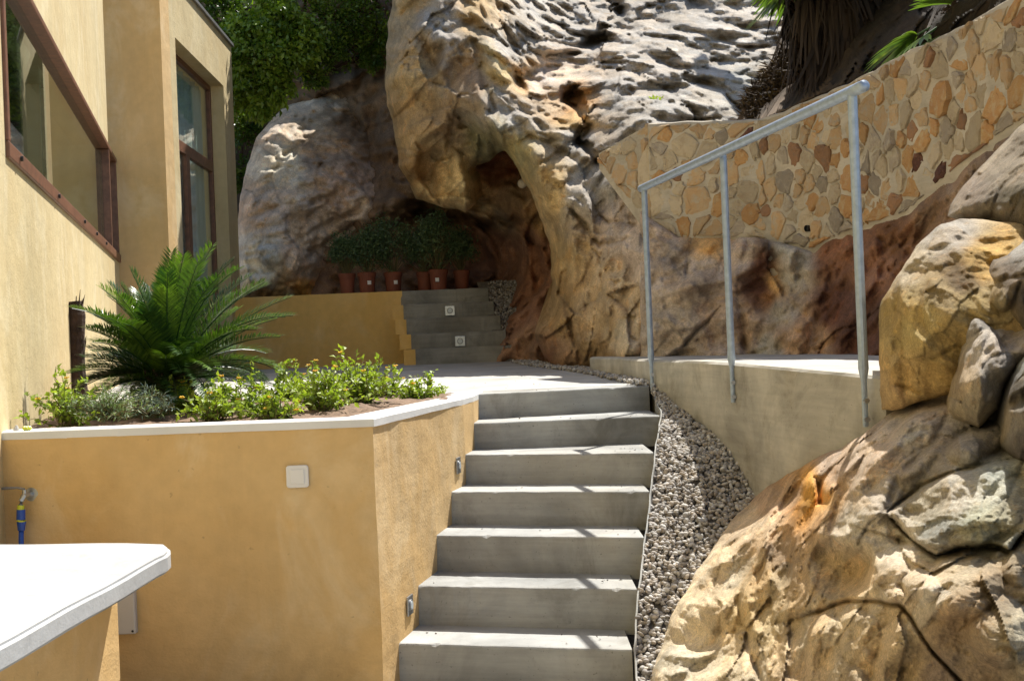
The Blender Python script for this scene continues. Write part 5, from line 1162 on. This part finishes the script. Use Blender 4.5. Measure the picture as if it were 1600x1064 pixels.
# ------------------------------------------------ potted shrubs on the terrace
LT = [(543, 14.45, 27, 44, 'leftmost potted shrub on the terrace, small round dark crown', 0), (574, 14.4, 29, 52, 'second potted shrub from the left, with a pale label low on its pot', 1), (615, 14.55, 29, 62, 'third potted shrub from the left, broad dark crown', 1),
      (664, 14.75, 25, 52, 'fourth potted shrub, set back behind its neighbours', 0), (686, 14.4, 30, 66, 'fifth potted shrub, in the brightest terracotta pot with a white square label', 2), (722, 14.7, 26, 46, 'rightmost potted shrub, standing in deep shade next to the cave wall', 0)]
GP_ = 'potted shrubs in a row on the terrace'
def pot(bm, b, r1, h):
    prof = [(.74, 0), (.78, .02), (.92, .80), (1.0, .80), (1.03, .97), (.98, 1.0), (.90, .97), (.86, .86)]; rings = []
    for s, z in prof: rings.append([bm.verts.new((b[0] + math.cos(t) * r1 * s, b[1] + math.sin(t) * r1 * s, b[2] + z * h)) for t in [2 * math.pi * k / 24 for k in range(24)]])
    for A_, B_ in zip(rings[:-1], rings[1:]):
        for k in range(24): bm.faces.new((A_[k], A_[(k + 1) % 24], B_[(k + 1) % 24], B_[k]))
    bm.faces.new(rings[0][::-1]); bm.faces.new(rings[-1])
for i, (x, D, wpx, cr, lb, lab) in enumerate(LT):
    b = P(x, 455, D); b[2] = TZ + .002; r1 = wpx / 2 / FPX * D; h = .25; th = thing('potted_shrub', b, lb, 'potted plant', GP_)
    bm = bmesh.new(); pot(bm, b, r1, h); bm_to('pot', bm, m_terra, th, smooth=False)
    if lab:
        lx = b[0] + (.04 if lab == 1 else -.01); ly = b[1] - math.sqrt((r1 * .9) ** 2 - (lx - b[0]) ** 2) - .004; bm = bmesh.new()
        add_hexa(bm, [(lx - .022, ly, b[2] + .10), (lx + .022, ly, b[2] + .10), (lx + .022, ly + .02, b[2] + .10), (lx - .022, ly + .02, b[2] + .10), (lx - .022, ly - .012, b[2] + .145), (lx + .022, ly - .012, b[2] + .145), (lx + .022, ly + .01, b[2] + .145), (lx - .022, ly + .01, b[2] + .145)])
        bm_to('label', bm, m_plast, th)
    r = np.random.RandomState(200 + i); R_ = cr / FPX * D * .60; H_ = R_ * 1.45
    bm = bmesh.new(); ends = []
    for k in range(34):
        v = rdir_(r, 1, .5)[0]; v[2] = abs(v[2]) if r.rand() < .8 else v[2] * .4; e = b + [0, 0, h + H_ * .55] + v * [R_, R_ * .8, H_] * r.uniform(.6, 1.0); ends.append(e)
        add_tube(bm, [b + [0, 0, h * .8], (b + [0, 0, h]) * .5 + e * .5 + r.randn(3) * .03, e], [.006, .004, .0015], 4, cap=False)
    bm_to('stems', bm, m_stem, th); ends = np.array(ends); m = 90
    c = np.repeat(ends, m, 0) + r.randn(len(ends) * m, 3) * R_ * .2; n = len(c)
    leafmesh('foliage', [leaves(c, rdir_(r, n, .4), rdir_(r, n, 1), r.uniform(.022, .045, n), r.uniform(.012, .02, n), r.uniform(0, 1, n))], m_pot_l, th)

# ------------------------------------------------ bushes at the upper left
def bush(name, label, blobs, seed, nl, leafsz, mat, cat='bush', group=None, tint0=.4, base=None, droop=.0):
    r = np.random.RandomState(seed); B_ = np.array([np.concatenate([P(x, y, D), [rad]]) for x, y, D, rad in blobs]); b = [B_[:, 0].mean(), B_[:, 1].mean() + .9, B_[:, 2].mean() - .2]
    th = thing(name, b, label, cat, group); bm = bmesh.new(); cc = []; dd = []; tt = []
    for X_ in B_:
        add_tube(bm, [np.array(b), (np.array(b) + X_[:3]) / 2 + r.randn(3) * .15, X_[:3]], [.05, .03, .012], 6, cap=False)
        tw = rdir_(r, 26); k_ = 0
        for t in tw:
            e = X_[:3] + t * X_[3] * r.uniform(.55, 1.05); add_tube(bm, [X_[:3], (X_[:3] + e) / 2 + r.randn(3) * .05, e], [.01, .006, .003], 4, cap=False)
            m = int(nl / len(B_) / 26); s = r.uniform(.3, 1.1, m)[:, None]; q = X_[:3] + (e - X_[:3]) * s + r.randn(m, 3) * X_[3] * .13; cc.append(q); dd.append(rdir_(r, m, -droop) + t * .6); tt.append(np.clip(tint0 + r.randn() * .18 + r.randn(m) * .12, 0, 1))
    bm_to('branches', bm, m_bark, th); cc, dd, tt = map(np.concatenate, (cc, dd, tt)); n = len(cc); L = leafsz * r.uniform(.6, 1.3, n)
    leafmesh('foliage', [leaves(cc, dd, rdir_(r, n, 1.2), L, L * .55, tt)], mat, th); return th
GB = 'bushes growing above the grey-pink boulder'
bush('bush', 'bright green glossy leaved bush at the top left beside the annexe roof', [(395, 40, 15.3, .42), (440, 30, 15.5, .42), (400, 95, 15.2, .40), (450, 90, 15.4, .38), (385, 140, 15.3, .34), (430, 135, 15.4, .30), (475, 60, 15.6, .36), (365, 60, 15.6, .3), (420, -40, 15.7, .5), (480, -30, 15.9, .5), (370, -40, 15.9, .45), (405, 165, 15.3, .2), (350, 110, 15.8, .25)], 61, 21000, .085, m_bush, group=GB, tint0=.6, droop=.5)
bush('bush', 'darker thin branched bush left of the cliff top edge', [(520, 30, 16.0, .42), (560, 20, 16.2, .40), (590, 50, 16.4, .34), (510, 80, 16.0, .26), (545, 70, 16.3, .3), (540, -40, 16.4, .5), (600, -30, 16.6, .4), (580, 90, 16.5, .2), (490, 120, 15.9, .2)], 62, 12000, .055, m_bush, group=GB, tint0=.25)
bush('bush', 'dark shaded bush behind the annexe roof at the top', [(330, 0, 17.5, .6), (370, 100, 17.5, .5), (350, -80, 17.5, .8), (300, -40, 17.6, .8), (380, 200, 17.2, .4), (375, 280, 17.2, .35)], 63, 9000, .07, m_bush, group=GB, tint0=.1)

# ------------------------------------------------ fan palms at the upper right
def fan_leaf(base, tip, R_, seed, nseg=26, matn=0, sag=.25, spreadang=2.5):
    """stalk + radiating narrow blades"""
    r = np.random.RandomState(seed); base = np.array(base, float); tip = np.array(tip, float); d = tip - base; d /= np.linalg.norm(d)
    s_ = np.cross(d, [0, 0, 1]); s_ /= np.linalg.norm(s_) + 1e-9; up = np.cross(s_, d); c, dd, u, l = [], [], [], []
    roll = r.uniform(-.5, .5)
    s2 = s_ * math.cos(roll) + up * math.sin(roll); up2 = np.cross(s2, d)
    V_, F_, T_ = [], [], []
    for k in range(nseg):
        a = (k / (nseg - 1) - .5) * spreadang + r.randn() * .02; dir_ = d * math.cos(a) + s2 * math.sin(a); n = 4; w0 = .012 * R_ / .5; p = tip.copy(); rows_ = []
        ln = R_ * (1 - .25 * abs(a) / 1.3) * r.uniform(.85, 1.05); tn = np.clip(.4 + r.randn() * .2, 0, 1)
        for j in range(n + 1):
            t = j / n; q = tip + dir_ * ln * t + np.array([0, 0, -1]) * sag * ln * t * t * 1.0; wv = np.cross(dir_, up2); wv /= np.linalg.norm(wv) + 1e-9; ww = w0 * (.5 + 2.2 * t) * (1 - t) ** .55 * 1.6 + .0008
            o = len(V_); V_ += [q - wv * ww, q + wv * ww]; T_ += [tn, tn]
            if j: F_.append([o - 2, o - 1, o + 1, o])
    T_ = np.array(T_); return np.array(V_), np.array(F_), np.stack([T_] * 3, 1)
def palm(label, base, h, rad, nfr, seed, fr, R_, skirt=True, group=None, dirs=None):
    r = np.random.RandomState(seed); base = np.array(base, float); th = thing('fan_palm', base, label, 'palm', group); top = base + [r.uniform(-.1, .1), 0, h]
    bm = bmesh.new(); add_tube(bm, [base + (top - base) * t for t in np.linspace(-.1, 1, 8)], [rad * (1.1 + .1 * math.sin(k * 2)) for k in range(8)], 14)
    for k in range(260):
        a = r.uniform(0, 6.28); q = base + (top - base) * r.uniform(0, 1) + np.array([math.cos(a), math.sin(a), 0]) * rad * 1.05; add_tube(bm, [q, q + np.array([math.cos(a) * .08, math.sin(a) * .08, .07])], [.02, .008], 4)
    bm_to('trunk', bm, m_bark, th)
    if skirt:
        V_, F_, T_ = [], [], []; o = 0
        for k in range(520):
            a = r.uniform(0, 6.28); z = h * r.uniform(.12, 1.02); q = base + (top - base) * (z / h) + np.array([math.cos(a), math.sin(a), 0]) * rad; out = r.uniform(.03, .16) * (.4 + .6 * z / h); dn = r.uniform(.25, .6)
            e1 = q + np.array([math.cos(a) * out, math.sin(a) * out, -.05]); e2 = e1 + np.array([math.cos(a) * .05 + r.randn() * .07, math.sin(a) * .05 + r.randn() * .07, -dn]); e2[2] = max(e2[2], base[2] - .12)
            w_ = np.array([-math.sin(a), math.cos(a), 0]) * r.uniform(.006, .02); t = r.rand()
            V_ += [q - w_, q + w_, e1 - w_ * 1.4, e1 + w_ * 1.4, e2 - w_ * .3, e2 + w_ * .3]; F_ += [[o, o + 1, o + 3, o + 2], [o + 2, o + 3, o + 5, o + 4]]; T_ += [t * .35] * 6; o += 6
        T_ = np.array(T_); tag(link('dead_fronds', npmesh('dead_fronds', np.array(V_), np.array(F_), False, np.stack([T_] * 3, 1)), m_dead, th))
    for k in range(nfr):
        if dirs is not None and k < len(dirs): dv, Ls, Rk = dirs[k]; dv = np.array(dv, float); dv /= np.linalg.norm(dv)
        else:
            az = k * 2.4 + r.uniform(-.3, .3); el = r.uniform(-.35, .75); dv = np.array([math.cos(az) * math.cos(el), math.sin(az) * math.cos(el), math.sin(el)]); Ls = fr * r.uniform(.7, 1.1); Rk = R_ * r.uniform(.8, 1.1)
        e = top + dv * Ls + np.array([0, 0, -.12 * Ls]); vv, ff, tt = fan_leaf(top, e, Rk, seed * 10 + k, sag=.3, spreadang=1.1 if (dirs is not None and k < len(dirs) and not skirt) else 2.5, nseg=16 if not skirt else 26)
        fo = link('frond', npmesh('frond', vv, ff, False, tt), m_palm, th); bm = bmesh.new(); add_tube(bm, [top, (top + e) / 2 + [0, 0, .03], e], [.014, .010, .007], 5, cap=False); bm_to('stalk', bm, m_palm, fo)
    return th
GPm = 'fan palms above the stone wall'
pb = P(1325, 140, 9.0)
palm('thick fan palm with a brown skirt of dead fronds, above the stone wall', pb, 1.0, .30, 26, 5, .45, .42, True, GPm,
     dirs=[((-.85, -.2, -.12), .62, .36), ((-.8, -.4, -.30), .50, .34), ((-.5, -.6, -.25), .5, .34), ((-.3, -1, -.1), .75, .5), ((.3, -1, .1), .7, .5)])
pb2 = P(1500, 60, 7.15)
palm('young fan palm with one long drooping yellow-green frond near the upper right corner', pb2, .14, .07, 12, 6, .4, .34, False, GPm, dirs=[((-.7, -.3, .45), .14, .33), ((.1, -.3, 1.), .4, .35), ((-.2, -.1, 1.), .45, .35)])
pb3 = P(1560, -60, 9.5)
palm('tall shaded fan palm at the upper right behind the young one', pb3, 1.0, .28, 34, 7, .7, .6, True, GPm)
# leaf litter in front of the palm
r = np.random.RandomState(77); n = 5200; tx = r.uniform(0, 1, n); ty = r.uniform(0, 1, n) ** .8
px = 1165 + tx * 150; py = 192 - ty * (40 + 75 * np.clip((px - 1165) / 60, 0, 1)) - 0; Dq = np.interp(py, [70, 195], [10.6, 9.35]) - (px - 1165) / 150 * np.interp(py, [70, 195], [1.4, .55])
c = P(px, py, Dq); dv = rdir_(r, n); dv[:, 2] *= .5; L = r.uniform(.04, .13, n)
tag(leafmesh('palm_litter', [leaves(c, dv, rdir_(r, n, 1), L, L * .1 + .004, r.uniform(0, 1, n))], m_dead), kind='stuff')
# small weed on the cliff
q = P(1022, 160, 11.35); th = thing('weed', q, 'tiny bright green weed growing from a crack high on the cliff', 'weed'); r = np.random.RandomState(3); n = 30
leafmesh('leaves', [leaves(q + r.randn(n, 3) * .03, rdir_(r, n, .6), rdir_(r, n, 1), np.full(n, .05), np.full(n, .025), np.ones(n))], m_lant, th)

# ================================================================== SMALL FITTINGS
# rocker switch on the planter wall
Dn = lambda x: float(np.interp(x, [-60, 583], [CL[1], CN[1]]))
def wall_plate(name, x, y, w, h, label, cat, mat, th_=.02, bev=.006, depth=None):
    D = (depth or Dn(x)) - .002; c = P(x, y, D); o = thing(name, c, label, cat); bm = bmesh.new()
    add_hexa(bm, [c + [a * w / 2, b, e * h / 2] for e in (-1, 1) for a, b in ((-1, 0), (1, 0), (1, th_ * -1), (-1, th_ * -1))]); return o, c, bm
o, c, bm = wall_plate('light_switch', 465, 744, .088, .088, 'square white rocker light switch on the shaded yellow planter wall', 'switch', m_plast, .010)
bm.free(); bm = bmesh.new(); rp = []
for qx, qz in ((1, 1), (-1, 1), (-1, -1), (1, -1)):
    a0 = {(1, 1): 0, (-1, 1): 90, (-1, -1): 180, (1, -1): 270}[(qx, qz)]
    for k in range(6): a = math.radians(a0 + k * 18); rp.append((qx * .034 + math.cos(a) * .012, qz * .034 + math.sin(a) * .012))
r0 = [bm.verts.new((c[0] + x, c[1], c[2] + z)) for x, z in rp]; r1 = [bm.verts.new((c[0] + x, c[1] - .008, c[2] + z)) for x, z in rp]; r2 = [bm.verts.new((c[0] + x * .94, c[1] - .0108, c[2] + z * .94)) for x, z in rp]
for A_, B_ in ((r0, r1), (r1, r2)):
    for k in range(24): bm.faces.new((A_[k], A_[(k + 1) % 24], B_[(k + 1) % 24], B_[k]))
bm.faces.new(r2); bm_to('plate', bm, m_plast, o)
bm = bmesh.new(); add_hexa(bm, [c + [a * .029 + .0, b, e * .029] for e in (-1, 1) for a, b in ((-1, -.0112), (1, -.0112), (1, -.0165), (-1, -.0145))]); bm_to('rocker', bm, m_plast, o, bev=.0015)
o, c, bm = wall_plate('junction_box', 196, 953, .10, .185, 'tall pale grey junction box behind the end of the low white-capped wall', 'box', m_greyp, .035)
bm_to('cover', bm, m_greyp, o, bev=.005)
for sx in (-1, 1):
    for sz in (-1, 1):
        bm = bmesh.new(); add_tube(bm, [c + [sx * .038, -.034, sz * .08], c + [sx * .038, -.037, sz * .08]], .005, 8); bm_to('screw', bm, m_black, o)
# tap and blue hose
D = Dn(45) - .0; c = P(50, 772, D); o = thing('garden_tap', c, 'small metal lever tap on a round steel plate, fixed to the yellow planter wall', 'tap')
bm = bmesh.new(); add_tube(bm, [c + [0, .005, 0], c + [0, -.006, 0]], .028, 24); bm_to('wall_plate', bm, m_steel, o)
bm = bmesh.new(); add_tube(bm, [c, c + [-.004, -.03, .002], c + [-.012, -.05, .0], c + [-.022, -.058, -.02], c + [-.024, -.058, -.035]], [.010, .012, .012, .011, .010], 12); add_tube(bm, [c + [-.012, -.045, 0], c + [-.012, -.045, .025]], .009, 10); bm_to('spout', bm, m_steel, o)
bm = bmesh.new(); add_tube(bm, [c + [-.012, -.045, .027], c + [-.04, -.045, .034], c + [-.09, -.047, .034], c + [-.105, -.047, .033]], [.005, .005, .0065, .005], 8); bm_to('lever', bm, m_zinc, o)
h0 = c + [-.024, -.058, -.036]; o = thing('garden_hose', h0, 'blue garden hose with yellow ringed connector hanging down from the tap', 'hose')
for nm, z0, z1, r0, r1, mt in (('connector', 0, -.018, .013, .015, m_yell), ('sleeve', -.0185, -.06, .017, .018, m_blue), ('ring', -.0605, -.068, .0185, .0185, m_yell), ('nut', -.0685, -.105, .019, .014, m_blue)):
    bm = bmesh.new(); add_tube(bm, [h0 + [0, 0, z0], h0 + [-.002, 0, z1]], [r0, r1], 14); bm_to(nm, bm, mt, o)
bm = bmesh.new(); add_tube(bm, [h0 + [-.002, 0, -.10], h0 + [-.006, 0, -.2], h0 + [-.012, .01, -.4], h0 + [-.02, .02, -.62]], .0105, 12); bm_to('tube', bm, m_blue, o, smooth=True)
# recessed step lights
def step_light(c, nrm, s, label, group, w=.075, h=.075):
    nrm = Vector(nrm).normalized(); a = nrm.cross(Vector((0, 0, 1))).normalized(); b = Vector((0, 0, 1)); c = V(c); o = thing('step_light', c, label, 'step light', group)
    bm = bmesh.new()
    ring = lambda sc, off, k=4: [bm.verts.new(c + a * x * w / 2 * sc + b * y * h / 2 * sc + nrm * off) for x, y in ((-1, -1), (1, -1), (1, 1), (-1, 1))]
    r0 = ring(1, 0); r1 = ring(1, .005); r2 = ring(.94, .007)
    for A_, B_ in ((r0, r1), (r1, r2)):
        for k in range(4): bm.faces.new((A_[k], A_[(k + 1) % 4], B_[(k + 1) % 4], B_[k]))
    bm.faces.new(r2); bm_to('frame', bm, m_steel, o)
    bm = bmesh.new(); add_tube(bm, [c + nrm * .0068, c + nrm * .011], w * .30, 20); bm_to('lens_ring', bm, m_zinc, o)
    bm = bmesh.new(); add_tube(bm, [c + nrm * .0112, c + nrm * .014], w * .22, 20); bm_to('lens', bm, m_lens, o)
rd = RL[2] - RL[0]; rd = rd / np.linalg.norm(rd); rn_ = (rd[1], -rd[0], 0)
def on_right(x, y):
    """point of the planter's right face seen at pixel x,y"""
    lo, hi = W0[1], 7.3
    for _ in range(40):
        m_ = (lo + hi) / 2; p = P(x, y, m_)
        if p[0] > onright(m_)[0]: lo = m_
        else: hi = m_
    p = P(x, y, lo); q = onright(lo); return np.array([q[0] + .0045, lo, p[2]])
step_light(on_right(714, 727), rn_, 1, 'upper of the two step lights in the planter wall beside the near stairs', 'step lights in the planter wall', .085, .085)
step_light(on_right(638, 945), rn_, 1, 'lower, nearer step light in the planter wall beside the near stairs', 'step lights in the planter wall', .085, .085)
for (x, y, D, lb) in ((703, 485.5, 13.9, 'upper square step light, second riser from the top of the rear stair'), (719, 533, 13.3, 'lower square step light, second riser from the bottom of the rear stair')):
    step_light(P(x, y, D - .012), (0, -1, 0), 1, lb, 'step lights in the rear stair risers', .115, .115)
# things lying on the white cap
q = P(42, 661, Dn(42) + .04); q[2] = zc + .004; bm = bmesh.new(); r = np.random.RandomState(2)
for k in range(12):
    a = k * .52; bmesh.ops.create_icosphere(bm, subdivisions=1, radius=.008, matrix=Matrix.Translation(V(q + [math.cos(a) * .012, math.sin(a) * .008, .004 + .004 * (k % 2)])))
tag(bm_to('fallen_flower', bm, m_yell, None), 'yellow fallen flower lying at the left end of the white planter cap', 'flower')
q = P(25, 662, Dn(25) + .04); q[2] = zc + .002; bm = bmesh.new(); add_tube(bm, [q, q + [0, 0, .01], q + [.002, 0, .022]], [.014, .012, .004], 8)
tag(bm_to('small_pebble', bm, m_greyp, None), 'tiny grey pebble on the planter cap left of the fallen yellow flower', 'pebble')
q = P(816, 287, 13.2); bm = bmesh.new(); bmesh.ops.create_icosphere(bm, subdivisions=2, radius=.055, matrix=Matrix.Translation(V(q)) @ Matrix.Diagonal((1, .7, 1, 1)))
tag(bm_to('pale_stone', bm, mat_plain('pale_stone', (.6, .55, .45), .9, bump=.4), None, smooth=True), 'round pale stone stuck under the arch of the cave ceiling', 'stone')

# grit and dry leaf bits on treads and landing
r = np.random.RandomState(91); c = []
for k in range(7):
    a, b = NP[k]
    for _ in range(9):
        t = r.uniform(.02, .98) if r.rand() < .5 else r.uniform(.85, .99); p = a + (b - a) * t; c.append([p[0], p[1] + r.uniform(.02, .24), Hn[k] + .003])
for _ in range(60): c.append([r.uniform(-1.6, .75), r.uniform(7.4, 11), 0]); c[-1][2] = zl(c[-1][1]) + .006
c = np.array(c); n = len(c); dv = rdir_(r, n); dv[:, 2] *= .15
tag(leafmesh('leaf_litter', [leaves(c, dv, rdir_(r, n, 3), r.uniform(.008, .022, n), r.uniform(.004, .010, n), r.uniform(0, 1, n))], m_dead), kind='stuff')
